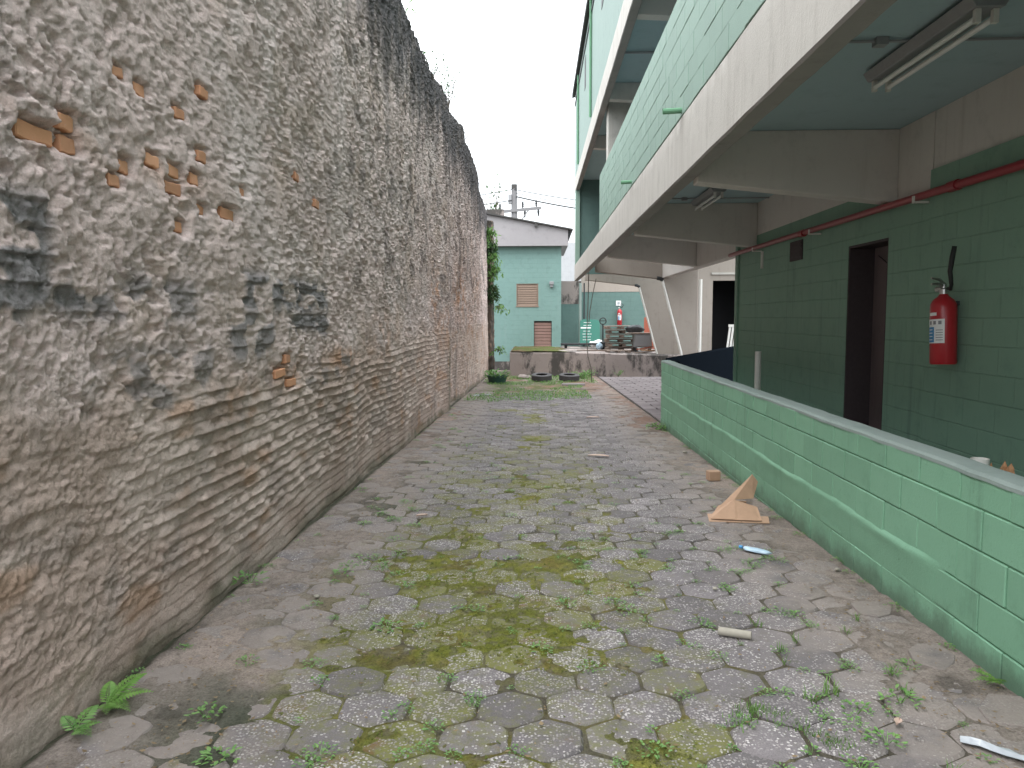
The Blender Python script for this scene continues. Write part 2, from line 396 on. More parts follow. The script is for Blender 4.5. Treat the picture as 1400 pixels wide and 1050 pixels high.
# ------------------------------------------------------------------ mesh helpers
class MB:
    def __init__(s): s.v, s.f, s.mi = [], [], []
    def add(s, vs, fs, mi=0):
        b = len(s.v); s.v += [tuple(v) for v in vs]
        s.f += [tuple(i + b for i in f) for f in fs]; s.mi += [mi] * len(fs)
        return s
    def box(s, x0, x1, y0, y1, z0, z1, mi=0):
        vs = [(x, y, z) for x in (x0, x1) for y in (y0, y1) for z in (z0, z1)]
        return s.add(vs, [(0, 1, 3, 2), (4, 6, 7, 5), (0, 4, 5, 1), (2, 3, 7, 6), (0, 2, 6, 4), (1, 5, 7, 3)], mi)
    def prism(s, poly, ax, a, b, mi=0):
        """poly: 2-D outline, extruded along axis ax from a to b"""
        n = len(poly); vs = []
        for t in (a, b):
            for p in poly:
                q = list(p); q.insert(ax, t); vs.append(q)
        fs = [tuple(range(n))[::-1], tuple(range(n, 2 * n))] + [(i, (i + 1) % n, n + (i + 1) % n, n + i) for i in range(n)]
        return s.add(vs, fs, mi)
    def tube(s, pts, r, n=8, mi=0, caps=True):
        pts = [Vector(p) for p in pts]
        rs = r if isinstance(r, (list, tuple)) else [r] * len(pts)
        vs, fs = [], []
        u = None
        for i, p in enumerate(pts):
            d = (pts[min(i + 1, len(pts) - 1)] - pts[max(i - 1, 0)]).normalized()
            if u is None: u = d.orthogonal().normalized()
            u = (u - d * u.dot(d)).normalized()
            w = d.cross(u)
            for k in range(n):
                a = 2 * math.pi * k / n
                vs.append(p + (u * math.cos(a) + w * math.sin(a)) * rs[i])
        for i in range(len(pts) - 1):
            for k in range(n):
                fs.append((i * n + k, i * n + (k + 1) % n, (i + 1) * n + (k + 1) % n, (i + 1) * n + k))
        if caps:
            fs.append(tuple(range(n))[::-1]); fs.append(tuple(range((len(pts) - 1) * n, len(pts) * n)))
        return s.add(vs, fs, mi)
    def lathe(s, prof, n=24, c=(0, 0, 0), mi=0, a0=0, a1=2 * math.pi):
        full = abs(a1 - a0 - 2 * math.pi) < 1e-6
        m = n if full else n + 1
        vs, fs = [], []
        for r, z in prof:
            for k in range(m):
                a = a0 + (a1 - a0) * k / n
                vs.append((c[0] + r * math.cos(a), c[1] + r * math.sin(a), c[2] + z))
        for i in range(len(prof) - 1):
            for k in range(n):
                k2 = (k + 1) % m
                fs.append((i * m + k, i * m + k2, (i + 1) * m + k2, (i + 1) * m + k))
        return s.add(vs, fs, mi)
    def build(s, name, mats, parent=None, smooth=False, bevel=0, loc=None):
        me = bpy.data.meshes.new(name)
        me.from_pydata(s.v, [], s.f)
        mats = mats if isinstance(mats, (list, tuple)) else [mats]
        for m in mats: me.materials.append(m)
        if len(mats) > 1: me.polygons.foreach_set('material_index', s.mi)
        bm = bmesh.new(); bm.from_mesh(me)
        if bevel:
            bmesh.ops.remove_doubles(bm, verts=bm.verts, dist=1e-5)
            bmesh.ops.bevel(bm, geom=list(bm.edges), offset=bevel, segments=1, affect='EDGES')
        bmesh.ops.recalc_face_normals(bm, faces=bm.faces)
        bm.to_mesh(me); bm.free()
        if smooth: me.polygons.foreach_set('use_smooth', [True] * len(me.polygons))
        me.update()
        return obj(name, me, parent, loc)
def obj(name, me, parent=None, loc=None):
    o = bpy.data.objects.new(name, me)
    COL.objects.link(o)
    if parent: o.parent = parent
    if loc is not None: o.location = loc
    return o
def empty(name, loc=(0, 0, 0)):
    o = bpy.data.objects.new(name, None)
    o.empty_display_size = .1
    COL.objects.link(o); o.location = loc
    return o
def tag(o, label, cat, group=None):
    o['label'] = label; o['category'] = cat
    if group: o['group'] = group
    return o
def kind(o, k):
    o['kind'] = k
    return o
def auto_smooth(o, ang=35):
    me = o.data
    me.polygons.foreach_set('use_smooth', [True] * len(me.polygons))
    try: me.set_sharp_from_angle(angle=rad(ang))
    except Exception: pass
    return o
def copy_tree(o, parent=None):
    c = o.copy(); COL.objects.link(c)
    if parent: c.parent = parent
    for ch in list(o.children): copy_tree(ch, c)
    return c
def grid_mesh(name, V, nr, nc, mat, cols=None, smooth=True):
    """V: (nr*nc,3) array"""
    me = bpy.data.meshes.new(name)
    nq = (nr - 1) * (nc - 1)
    me.vertices.add(len(V)); me.vertices.foreach_set('co', np.ascontiguousarray(V, dtype=np.float32).ravel())
    i = np.arange(nr - 1)[:, None] * nc + np.arange(nc - 1)[None, :]
    q = np.stack([i, i + 1, i + nc + 1, i + nc], -1).reshape(-1, 4)
    me.loops.add(nq * 4); me.loops.foreach_set('vertex_index', q.ravel().astype(np.int32))
    me.polygons.add(nq); me.polygons.foreach_set('loop_start', np.arange(0, nq * 4, 4, dtype=np.int32))
    me.polygons.foreach_set('loop_total', np.full(nq, 4, dtype=np.int32))
    if smooth: me.polygons.foreach_set('use_smooth', np.ones(nq, dtype=bool))
    me.update(calc_edges=True); me.validate()
    if cols is not None:
        at = me.color_attributes.new('Col', 'FLOAT_COLOR', 'POINT')
        c4 = np.ones((len(V), 4), dtype=np.float32); c4[:, :3] = cols
        at.data.foreach_set('color', c4.ravel())
    me.materials.append(mat)
    return me
def gz(x, y): return -.022 * y
def steps(a, b, fn):
    out = [a]
    while out[-1] < b: out.append(out[-1] + fn(out[-1]))
    out[-1] = b
    return np.array(out)

# ================================================================== TERRAIN
g = MB(); g.box(-400, 400, -200, 600, -1.6, -1.0)
kind(g.build('terrain', M['soil']), 'structure')

# ------------------------------------------------------------------ alley ground sheet with soil, dirt film and moss
def in_rect(x, y, x0, x1, y0, y1, e):
    return ss(x0 - e, x0 + e, x) * ss(x1 + e, x1 - e, x) * ss(y0 - e, y0 + e, y) * ss(y1 + e, y1 - e, y)
def moss_mask(x, y):
    r = .75 * fbm(x * 1.9 + 3.1, y * 1.7 + .7, 5, 41, .7) + .30 * fbm(x * 7, y * 7, 3, 42)
    side = ss(-1.55, -.7, x) * ss(1.35, .35, x)
    near = ss(8.5, 5.5, y)
    strip = 1.08 * np.exp(-((x + .10 + .12 * np.sin(y * .9)) / .40) ** 2) * ss(18, 13, y)
    w = np.maximum(side * (.55 + .45 * near), strip)
    return ss(-.10, .34, r + (w - .86) * .75) * ss(.1, .35, w)
def dirt_mask(x, y):
    n = fbm(x * 2.3, y * 1.4, 4, 77)
    l = ss(-.95, -1.45, x + .22 * n + .02 * (y - 4))
    r = ss(1.35, 1.85, x + .25 * n)
    far = ss(17, 22, y + 2 * n)
    return np.clip(np.maximum(np.maximum(l, r), far), 0, 1)
def build_ground():
    xs = np.linspace(-2.15, 2.12, 300)
    ys = steps(.9, 33.0, lambda y: min(max(.0014 * y * y, .009), .06))
    X, Y = np.meshgrid(xs, ys)
    ms, dm = moss_mask(X, Y), dirt_mask(X, Y)
    fine = fbm(X * 40, Y * 40, 3, 5); mid = fbm(X * 9, Y * 9, 4, 6)
    z = -.0115 + .004 * mid + .002 * fine
    z = z + dm * (.0085 + .010 * mid)
    z = np.maximum(z, ms * (.0095 + .006 * mid + .009 * fbm(X * 32, Y * 32, 3, 8)) - .010)
    # shallow gutter at the foot of the old wall
    z = z - .03 * np.exp(-((X + 1.875) / .03) ** 2) * (.3 + .7 * vn(Y * 2, 0, 3))
    V = np.stack([X, Y, gz(X, Y) + z], -1).reshape(-1, 3)
    c = mixc(np.ones(X.shape + (3,)) * np.array((.085, .075, .058)), (.085, .078, .066), ss(4, 8, Y))
    c = mixc(c, (.285, .238, .212), dm * (.75 + .25 * mid))
    c = mixc(c, (.23, .135, .10), dm * ss(9, 15, Y) * ss(-.1, .35, fbm(X * 1.2, Y * .5, 4, 20)) * .8)
    c = mixc(c, (.34, .275, .24), dm * ss(.1, .5, fbm(X * 1.5, Y * .8, 4, 19)) * .7)
    c = mixc(c, (.10, .085, .075), dm * ss(.15, .5, fbm(X * 3.2, Y * 2.4, 4, 29)) * .75)
    alg = ss(.05, .35, fbm(X * 1.3, Y * 1.1, 4, 55)) * np.exp(-((X + 1.15) / .40) ** 2)
    c = mixc(c, (.052, .062, .042), alg * .85)
    mix_ = ss(.0, .5, fbm(X * 22, Y * 22, 3, 62))
    dead = ss(.1, .4, fbm(X * 4, Y * 4, 3, 61))
    mc = mixc(np.ones(X.shape + (3,)) * np.array((.120, .128, .022)), (.175, .17, .038), ss(-.2, .4, fbm(X * 6, Y * 6, 3, 9)))
    mc = mixc(mc, (.13, .085, .035), dead * .45)
    mc = mixc(mc, (.13, .115, .09), mix_ * .6)
    mj = np.maximum(ms, .8 * ss(-1.6, -.8, X) * ss(1.4, .5, X) * ss(14, 8, Y) * ss(-.35, .1, fbm(X * 3, Y * 3, 4, 90)))
    c = c * (1 - mj[..., None]) + mc * mj[..., None]
    gut = np.exp(-((X + 1.88) / .035) ** 2)
    c = mixc(c, (.035, .040, .022), gut * .9)
    # thin green film where the grass grows by the tyres
    gr = ss(15.5, 18, Y) * ss(26.5, 24, Y) * ss(-1.7, -1.1, X) * ss(1.6, .9, X)
    c = mixc(c, (.10, .13, .04), gr * ss(-.3, .3, fbm(X * 3, Y * 3, 3, 71)) * .7)
    me = grid_mesh('pavement', V, len(ys), len(xs), M['ground'], c.reshape(-1, 3))
    return kind(obj('pavement', me), 'structure')
pavement = build_ground()
# yard ground to the right and back, under the driveway pavers
g = MB()
g.add([(2.12, 12.0, gz(0, 12) - .03), (14, 12.0, gz(0, 12) - .03), (14, 45, -.78), (2.12, 45, -.78), (2.12, 30, gz(0, 30) - .03), (14, 30, gz(0, 30) - .03)],
      [(0, 1, 5, 4), (4, 5, 2, 3)])
kind(g.build('yard_ground', M['dock']), 'structure')
g = MB()
g.add([(-6, 33, -.735), (2.2, 33, -.735), (2.2, 45, -.78), (-6, 45, -.78)], [(0, 1, 2, 3)])
g.add([(-2.4, -4, .05), (2.12, -4, .05), (2.12, .9, -.035), (-2.4, .9, -.035)], [(0, 1, 2, 3)])
kind(g.build('outer_ground', M['soil']), 'structure')

# ------------------------------------------------------------------ hexagonal pavers
PITCH, ROW = .284, .246
def hex_verts(r, jit, rs):
    """chamfered hexagonal stone with worn corners; pointed towards and away from the viewer"""
    cor = []
    for k in range(6):
        a = math.pi / 6 + k * math.pi / 3; q = r * (1 + rs.uniform(-jit, jit))
        cor.append((q * math.cos(a), q * math.sin(a)))
    out = []
    for k in range(6):
        p, n_, m = cor[k], cor[(k + 1) % 6], cor[k - 1]; w = rs.uniform(.05, .17); w2 = rs.uniform(.05, .17)
        out.append((p[0] + (m[0] - p[0]) * w, p[1] + (m[1] - p[1]) * w)); out.append((p[0] + (n_[0] - p[0]) * w2, p[1] + (n_[1] - p[1]) * w2))
    vs = [(x, y, -.045) for x, y in out] + [(x, y, -.008 - rs.uniform(0, .005)) for x, y in out] + [(x * s_, y * s_, 0) for (x, y), s_ in zip(out, [rs.uniform(.90, .95) for _ in out])]
    fs = [(l * 12 + k, l * 12 + (k + 1) % 12, l * 12 + 12 + (k + 1) % 12, l * 12 + 12 + k) for l in range(2) for k in range(12)]
    fs.append(tuple(range(24, 36)))
    return vs, fs
def build_pavers():
    rs = random.Random(3)
    R = PITCH / math.sqrt(3) - .0035
    protos = []
    for k in range(8):
        vs, fs = hex_verts(R, .025, rs)
        me = bpy.data.meshes.new('paver'); me.from_pydata(vs, [], fs); me.materials.append(M['paver'])
        me.polygons.foreach_set('use_smooth', [True] * len(me.polygons)); me.update(); me.set_sharp_from_angle(angle=rad(40))
        protos.append(me)
    slope = Matrix.Rotation(math.atan(-.022), 4, 'X')
    spots = []
    r = 0
    y = 1.35
    while y < 22.5:
        x = -2.0 + (PITCH / 2 if r % 2 else 0) + .03
        while x < 2.03:
            if x > -1.80 and x < 1.93:
                if y > 18 and rs.random() < (y - 18) / 4: pass
                else: spots.append((x, y))
            x += PITCH
        r += 1; y += ROW
    far = MB(); n = 0; fcol = []
    for x, y in spots:
        xx = x + rs.uniform(-.006, .006) + .02 * math.sin(y * .7); yy = y + rs.uniform(-.006, .006) + .025 * math.sin(x * 1.3)
        edge = max(0, abs(x) - 1.1)
        zz = gz(xx, yy) + rs.uniform(-.007, .003) - .005 * edge * rs.random()
        if rs.random() < .05: zz -= .002
        mo = float(moss_mask(np.array(xx), np.array(yy))); mo = max(mo, rs.uniform(.25, .62) * float(ss(-1.6, -.8, np.array(xx)) * ss(1.3, .4, np.array(xx)) * ss(15, 9, np.array(yy))))
        rot = Matrix.Translation((xx, yy, zz)) @ slope @ Matrix.Rotation(rs.gauss(0, .016), 4, 'X') @ Matrix.Rotation(rs.gauss(0, .016), 4, 'Y') @ Matrix.Rotation(rs.gauss(0, .03), 4, 'Z')
        if y > 2.0 and n < 299:
            o = obj('paver', protos[rs.randrange(8)], pavement); o.matrix_world = rot; n += 1; o.color = (mo, mo, mo, 1)
            o.matrix_parent_inverse = Matrix.Identity(4)
        else:
            vs, fs = hex_verts(R + .0018, .012, rs)
            far.add([rot @ Vector(v) for v in vs], fs); fcol += [mo] * len(vs)
    o = far.build('distant_pavers', M['paver_far'], pavement); auto_smooth(o, 40); kind(o, 'stuff')
    at = o.data.color_attributes.new('Col', 'FLOAT_COLOR', 'POINT')
    at.data.foreach_set('color', np.repeat(np.array(fcol, dtype=np.float32), 4))
build_pavers()
# driveway of oblong pavers that turns off to the right
def build_driveway():
    rs = random.Random(5)
    dr = MB(); dr.add([(2.16, 13.0, gz(0, 13) - .026), (8, 13.0, gz(0, 13) - .026), (8, 27.9, gz(0, 27.9) - .026), (2.16, 27.9, gz(0, 27.9) - .026)], [(0, 1, 2, 3)])
    root = kind(dr.build('driveway', M['soil']), 'structure')
    bw, bh = .56, .36
    protos = []
    for k in range(5):
        b = MB(); j = .015
        b.box(-bw / 2 + j, bw / 2 - j, -bh / 2 + j, bh / 2 - j, -.05, 0)
        o = b.build('paver', M['slab_paver'], bevel=.008); protos.append(o.data); bpy.data.objects.remove(o)
    b = MB(); b.box(-.13, .13, -bh / 2 + .01, bh / 2 - .01, -.05, 0)
    o = b.build('paver', M['slab_paver'], bevel=.008); protos.append(o.data); bpy.data.objects.remove(o)
    r = 0; y = 13.4
    while y < 27.6:
        x = 2.46 + (.28 if r % 2 else 0)
        if r % 2:
            o = obj('paver', protos[5], root); o.location = (2.32, y, gz(2.3, y)); o.rotation_euler = (-.022, 0, 0)
        while x < min(5.2, .21 * y + .5):
            o = obj('paver', protos[rs.randrange(5)], root)
            o.location = (x, y, gz(x, y) + rs.uniform(-.008, .004)); o.rotation_euler = (-.022 + rs.gauss(0, .012), rs.gauss(0, .012), rs.gauss(0, .01))
            x += bw
        y += bh; r += 1
build_driveway()

# ================================================================== OLD ROUGH WALL
def wall_top(y):
    return 5.92 + .30 * ss(14, 20, y) - .75 * ss(20.5, 30, y) + .06 * fbm(y * 1.2, 0 * y, 3, 4) + .03 * fbm(y * 6, 0 * y, 2, 5)
BRICKS = [  # y, z, length, height of the bricks laid bare (stretchers and headers)
    (2.916, 2.249, .22, .066), (3.10, 2.335, .105, .066), (3.12, 2.245, .105, .07), (3.45, 2.165, .10, .055), (3.55, 2.245, .08, .06),
    (3.73, 2.64, .10, .06), (3.53, 2.66, .09, .05), (4.13, 2.63, .10, .055), (4.43, 2.825, .11, .055), (3.80, 2.32, .12, .058), (4.04, 2.315, .13, .06),
    (4.02, 2.225, .17, .06), (4.26, 2.31, .10, .06), (4.38, 2.46, .10, .065), (4.71, 2.185, .20, .066), (4.34, 2.16, .11, .05), (4.06, 2.03, .09, .06),
    (4.97, 2.355, .11, .055), (6.70, 2.53, .15, .07), (6.15, 2.66, .12, .06), (5.78, 1.235, .20, .065), (5.60, 1.14, .18, .065), (5.86, 1.05, .2, .06), (3.85, 3.3, .1, .06)]
def build_wall():
    ys = steps(.6, 29.3, lambda y: min(max(.0013 * y * y, .0082), .034))
    v = np.linspace(0, 1, 760)
    Y, Vv = np.meshgrid(ys, v)
    zt = wall_top(Y); zb = gz(0, Y) - .08
    Z = zb + Vv * (zt - zb)
    G = gz(0, Y)
    n_big = fbm(Y * .45, Z * .45, 3, 1)
    # --- rough-cast upper part
    wy = Y + .03 * fbm(Y * 6, Z * 6, 2, 31); wz = Z + .03 * fbm(Y * 6 + 9, Z * 6, 2, 32)
    f1, f2, cid = worley(wy * 14.0 + wz * 2., wz * 15.0 - wy * 3., 2)
    g1, g2, gid = worley(wy * 29, wz * 29, 3)
    smooth_patch = ss(.0, .30, fbm(Y * 1.1 + 4, Z * 1.4, 3, 44))
    rough = 1 - .45 * smooth_patch
    n9 = fbm(wy * 10.5, wz * 10.5, 5, 17, .62)
    n20 = fbm(wy * 25.0, wz * 27.0, 4, 18, .62)
    crust = ss(-.30, -.10, n9 + .18 * smooth_patch)          # torn-off skin leaves a ragged edged lower layer
    crust2 = ss(-.30, -.18, n20 + .12 * smooth_patch)
    lump = np.clip(.42 - f1, 0, 1) * ss(.50, .62, cid) * rough
    lump2 = np.clip(.40 - g1, 0, 1) * ss(.55, .65, gid) * rough
    pit = ss(.69, .77, vn(wy * 14, wz * 14, 12) + .12 * fbm(wy * 40, wz * 40, 2, 20)) * rough
    pit2 = ss(.70, .80, vn(wy * 29, wz * 29, 13)) * rough
    hU = .024 * fbm(Y * 2.6, Z * 2.6, 3, 7) + .015 * (crust - .8) + .009 * (crust2 - .85) + .055 * lump + .022 * lump2 + .013 * fbm(wy * 7, wz * 7, 3, 35) + .0068 * fbm(wy * 46, wz * 46, 3, 15)
    hU = hU - .030 * pit - .018 * pit2
    hU = hU + .006 * fbm(Y * 14, Z * 3, 3, 16)
    hU = hU * np.where(Y < 6, .72, .72 + .28 * ss(6, 12, Y))
    # --- ribbed lower part: courses of hacked-back brick and mortar, overhanging lips
    nearlow = ss(4.4, 3.2, Y + .4 * fbm(Y * 2, Z * 2, 2, 3))
    warp = .028 * fbm(Y * .8, Z * .4, 2, 21) + .009 * (vn(Y * 8, Z * 4, 22) - .5) + nearlow * .07 * fbm(Y * 1.8, Z * 1.2, 3, 23)
    per = .075
    ph = (Z + warp) / per
    k = np.floor(ph); fr = ph - k
    chip = ss(.15, .6, vn(Y * 6 + k * 3.7, k * 7.1, 24))
    jag = .5 + .5 * vn(Y * 22 + k * 5.1, k * 3.3, 25)
    lip = (1 - fr) ** .9 * ss(0, .07, fr)
    hL = .031 * lip * (.30 + .70 * chip) * (.35 + .65 * jag) * (1 - .72 * nearlow)
    hL = hL + .009 * fbm(Y * 9, Z * 12, 4, 26) + .007 * (.5 - g1) + .006 * (crust2 - .8) - .010 * pit2 + .006 * fbm(Y * 40, Z * 40, 3, 34) + nearlow * (.012 * fbm(Y * 3.5, Z * 7, 4, 27) + .008 * (crust - .7))
    zbd = 1.10 + .13 * fbm(Y * 1.3, 0 * Y, 3, 28) + .10 * fbm(Y * 5, Z * 5, 2, 29) + .12 * ss(8, 13, Y)
    low = ss(zbd + .06, zbd - .06, Z)
    ribfade = low * ss(G + .12, G + .38, Z + .1 * fbm(Y * 2, 0 * Y, 2, 33))
    far_rib = 1 - ss(14, 19, Y) * .8
    hL = np.where(ribfade > 0, hL * (.25 + .75 * ribfade), hL * .25) * far_rib + (1 - far_rib) * hU * .6
    h = hU * (1 - low) + (hL - .004) * low + .05 * n_big
    # pilaster-like swellings further along
    h = h + .09 * np.exp(-((Y - 15.5) / .7) ** 2) - .05 * np.exp(-((Y - 17.3) / .5) ** 2) + .08 * np.exp(-((Y - 19.5) / .8) ** 2) + .06 * np.exp(-((Y - 24) / 1.0) ** 2)
    # colours: what each bit is made of
    c = np.ones(Y.shape + (3,)) * np.array((.72, .580, .545))
    c = mixc(c, (.77, .650, .620), ss(-.1, .5, fbm(Y * 1.6, Z * 1.6, 4, 51)) * .8)
    c = mixc(c, (.645, .535, .510), ss(.05, .45, fbm(Y * 2.3, Z * 2.3, 4, 52)) * .7)
    c = mixc(c, (.70, .545, .475), ss(.15, .5, fbm(Y * 1.9, Z * 1.9, 4, 53)) * .6 * (1 - low))
    lowc = mixc(np.ones(Y.shape + (3,)) * np.array((.54, .415, .360)), (.65, .525, .47), ss(-.2, .4, fbm(Y * 2.2, Z * 3, 4, 54)))
    lowc = mixc(lowc, (.47, .30, .21), ss(.2, .55, fbm(Y * 2.0, Z * 5, 4, 56)) * .75)
    lowc = mixc(lowc, (.43, .35, .315), ss(.1, .5, fbm(Y * 3.1, Z * 3.1, 4, 57)) * .7)
    lw = ss(zbd + .25, zbd - .10, Z)
    c = c * (1 - lw[..., None]) + lowc * lw[..., None]
    # grey mortar left on the face, in blocky runs
    def patch(y0, y1, z0, z1, amt, thr=-.1):
        e = .06
        m = ss(y0 - e, y0 + e, Y + .1 * fbm(Y * 4, Z * 4, 2, 58)) * ss(y1 + e, y1 - e, Y) * ss(z0 - e, z0 + e, Z + .06 * fbm(Y * 7, Z * 7, 2, 59)) * ss(z1 + e, z1 - e, Z)
        return m * ss(thr - .12, thr + .12, fbm(Y * 5, Z * 7, 3, 60)) * amt
    G_ = np.zeros_like(Y)
    for a in [(2.4, 2.95, 1.55, 2.02, 1, -.15), (2.98, 3.35, 1.52, 1.72, 1, -.2), (3.5, 4.2, 1.55, 1.75, .8, .0), (4.9, 7.0, 1.60, 1.86, 1, -.12), (5.9, 6.95, 1.42, 1.60, 1, -.25),
              (4.7, 5.5, 1.28, 1.60, .9, -.05), (3.4, 4.4, 1.05, 1.4, .7, .12), (3.2, 3.9, 1.55, 1.7, .8, .0), (5, 8, .98, 1.2, .6, .1)]:
        G_ = np.maximum(G_, patch(*a))
    c = mixc(c, (.235, .225, .23), G_ * .92)
    h = h + G_ * (.018 * ((1 - ((Z / .105) % 1)) - .5) + .012 * fbm(Y * 12, Z * 12, 2, 62))
    # orange brick dust showing through
    O_ = np.zeros_like(Y)
    for yy, zz, ry, rz, amt in [(7.5, 1.16, .55, .10, .8), (14.3, 2.0, .7, .5, .8), (18.6, 2.1, .9, .6, .9), (9.6, 1.35, .9, .3, .35), (21, 1.6, 1.6, .6, .6), (5.8, 1.15, .4, .13, .5), (3.1, 2.29, .5, .1, .25), (4.0, 2.25, .5, .14, .25), (15.2, 1.4, 1.2, .5, .45), (24, 2.4, 1.5, .6, .5)]:
        O_ = np.maximum(O_, amt * np.exp(-((Y - yy) / ry) ** 2 - ((Z - zz) / rz) ** 2))
    O_ = O_ * ss(-.25, .3, fbm(Y * 7, Z * 7, 4, 63)) * 1.25
    c = mixc(c, (.62, .33, .19), np.clip(O_, 0, 1) * .85)
    # black mould from the top, with runs
    runs = fbm(Y * 3.2, Z * .5, 4, 64)
    mould = ss(1.75, .45, (zt - Z) - .85 * runs + .15 * fbm(Y * 9, Z * 9, 3, 65) - .2 * ss(12, 22, Y))
    c = mixc(c, (.085, .085, .092), mould * .92)
    dk = ss(.30, .62, fbm(Y * 1.5, Z * .28, 4, 66)) * ss(9, 13, Y) * .55
    dk = np.maximum(dk, .6 * np.exp(-((Y - 16.6) / .45) ** 2) * ss(3.2, 1.2, Z))
    dk = np.maximum(dk, .65 * ss(.05, .45, fbm(Y * 3.5, Z * 3.5, 4, 67)) * ss(5.5, 8.5, Y) * ss(1.2, 2.5, Z))
    c = mixc(c, (.19, .165, .155), dk)
    c = mixc(c, (.06, .072, .035), .75 * ss(G + .14, G + .02, Z + .05 * fbm(Y * 6, Z * 6, 3, 68)) * (.5 + .5 * vn(Y * 3, 0, 69)))
    c = mixc(c, (.10, .115, .05), .5 * np.exp(-((Y - 15.8) / .5) ** 2) * ss(1.4, .3, Z))
    # pockets that lay single bricks bare
    for yy, zz, ln, ht in BRICKS:
        e = .014
        wyb = Y + .018 * fbm(Y * 25, Z * 25, 2, 70); wzb = Z + .014 * fbm(Y * 25 + 5, Z * 25, 2, 71)
        m = in_rect(wyb, wzb, yy - ln / 2 - .022, yy + ln / 2 + .012, zz - ht / 2 - .004, zz + ht / 2 + .014, e)
        h = h * (1 - m) + np.minimum(h, -.034) * m
    h = np.clip(h, -.16, .14)
    foot = ss(G + .07, G - .01, Z)
    X = -1.90 + h + .012 * foot
    # small cavity overhang: drop lumps a little downward so undersides show
    Zs = Z
    V = np.stack([X, Y, Zs], -1)
    # rounded top and back
    tops = []
    tc = c[-1:] * .8
    for dx, dz in ((.05, .02), (.18, .03), (.40, .015), (.50, -.05), (.50, -1.5), (.50, -6.9)):
        t = V[-1:].copy(); t[..., 0] -= dx; t[..., 2] += dz + (.02 * fbm(ys * 8 + dx * 31, ys * 0, 3, 80) if dz > -.1 else 0)
        tops.append(t)
    V = np.concatenate([V] + tops, 0)
    c = np.concatenate([c] + [tc] * len(tops), 0)
    me = grid_mesh('rough_wall', V.reshape(-1, 3), V.shape[0], V.shape[1], M['wall'], c.reshape(-1, 3))
    w = obj('rough_wall', me)
    tag(w, 'tall old wall of crumbling rough plaster with black mould along its top, left of the alley', 'wall')
    rs = random.Random(8)
    for yy, zz, ln, ht in BRICKS:
        b = MB(); n = 4; q = []
        top = [(-ln / 2 + ln * k / n + rs.uniform(-.008, .008) * (0 < k < n), ht / 2 + rs.uniform(-.006, .004)) for k in range(n + 1)]
        bot = [(ln / 2 - ln * k / n + rs.uniform(-.008, .008) * (0 < k < n), -ht / 2 + rs.uniform(-.004, .006)) for k in range(n + 1)]
        b.prism(top[::-1] + bot[::-1], 0, -.05, .05)
        o = b.build('brick', M['brick'], w, bevel=.005, loc=(-1.894 - .05 + rs.uniform(-.014, .006), yy, zz))
        o.rotation_euler = (rs.gauss(0, .03), rs.gauss(0, .04), rs.gauss(0, .06))
    return w
old_wall = build_wall()
# end pier of the wall, standing a little into the alley
def wall_pier():
    ys = np.linspace(0, 1, 90); zs = np.linspace(0, 1, 150)
    # profile: along the alley side, round the corner, across the front
    path = [(-1.97, 30.9), (-1.76, 30.9), (-1.73, 30.4), (-1.73, 29.5), (-1.75, 29.32), (-1.80, 29.26), (-2.5, 29.26)]
    seg = np.array(path); L_ = np.r_[0, np.cumsum(np.hypot(*np.diff(seg, axis=0).T))]
    t = np.linspace(0, L_[-1], 90)
    px = np.interp(t, L_, seg[:, 0]); py = np.interp(t, L_, seg[:, 1])
    T, Zv = np.meshgrid(t, zs)
    zt = 5.15 + .1 * vn(T * 3, 0, 5)
    Z = -.75 + Zv * (zt + .75)
    h = .05 * fbm(T * 5, Z * 5, 4, 91)
    V = np.stack([np.interp(T, t, px) + h, np.interp(T, t, py) - h, Z], -1)
    c = np.ones(T.shape + (3,)) * np.array((.11, .09, .075))
    c = mixc(c, (.07, .065, .06), ss(-.1, .4, fbm(T * 3, Z * 2, 4, 92)))
    c = mixc(c, (.30, .2, .15), ss(.1, .5, fbm(T * 5, Z * 4, 3, 93)) * .7)
    top = V[-1:].copy(); top[..., 0] = -2.1; top[..., 1] = 30
    V = np.concatenate([V, top], 0); c = np.concatenate([c, c[-1:]], 0)
    obj('pier', grid_mesh('pier', V.reshape(-1, 3), V.shape[0], V.shape[1], M['wall'], c.reshape(-1, 3)), old_wall)
wall_pier()

# ================================================================== GALLERY BUILDING (right)
gal = empty('gallery_building', (2.2, 8, -.2))
tag(gal, 'two storey green block building with open concrete gallery, right of the alley', 'building')
def gpart(mb, name, mat, parent=gal, **k):
    o = mb.build(name, mat, **k)
    o.parent = parent
    o.matrix_parent_inverse = Matrix.Translation(-Vector(gal.location)) if parent is gal else Matrix.Identity(4)
    return o
XB = 1.29
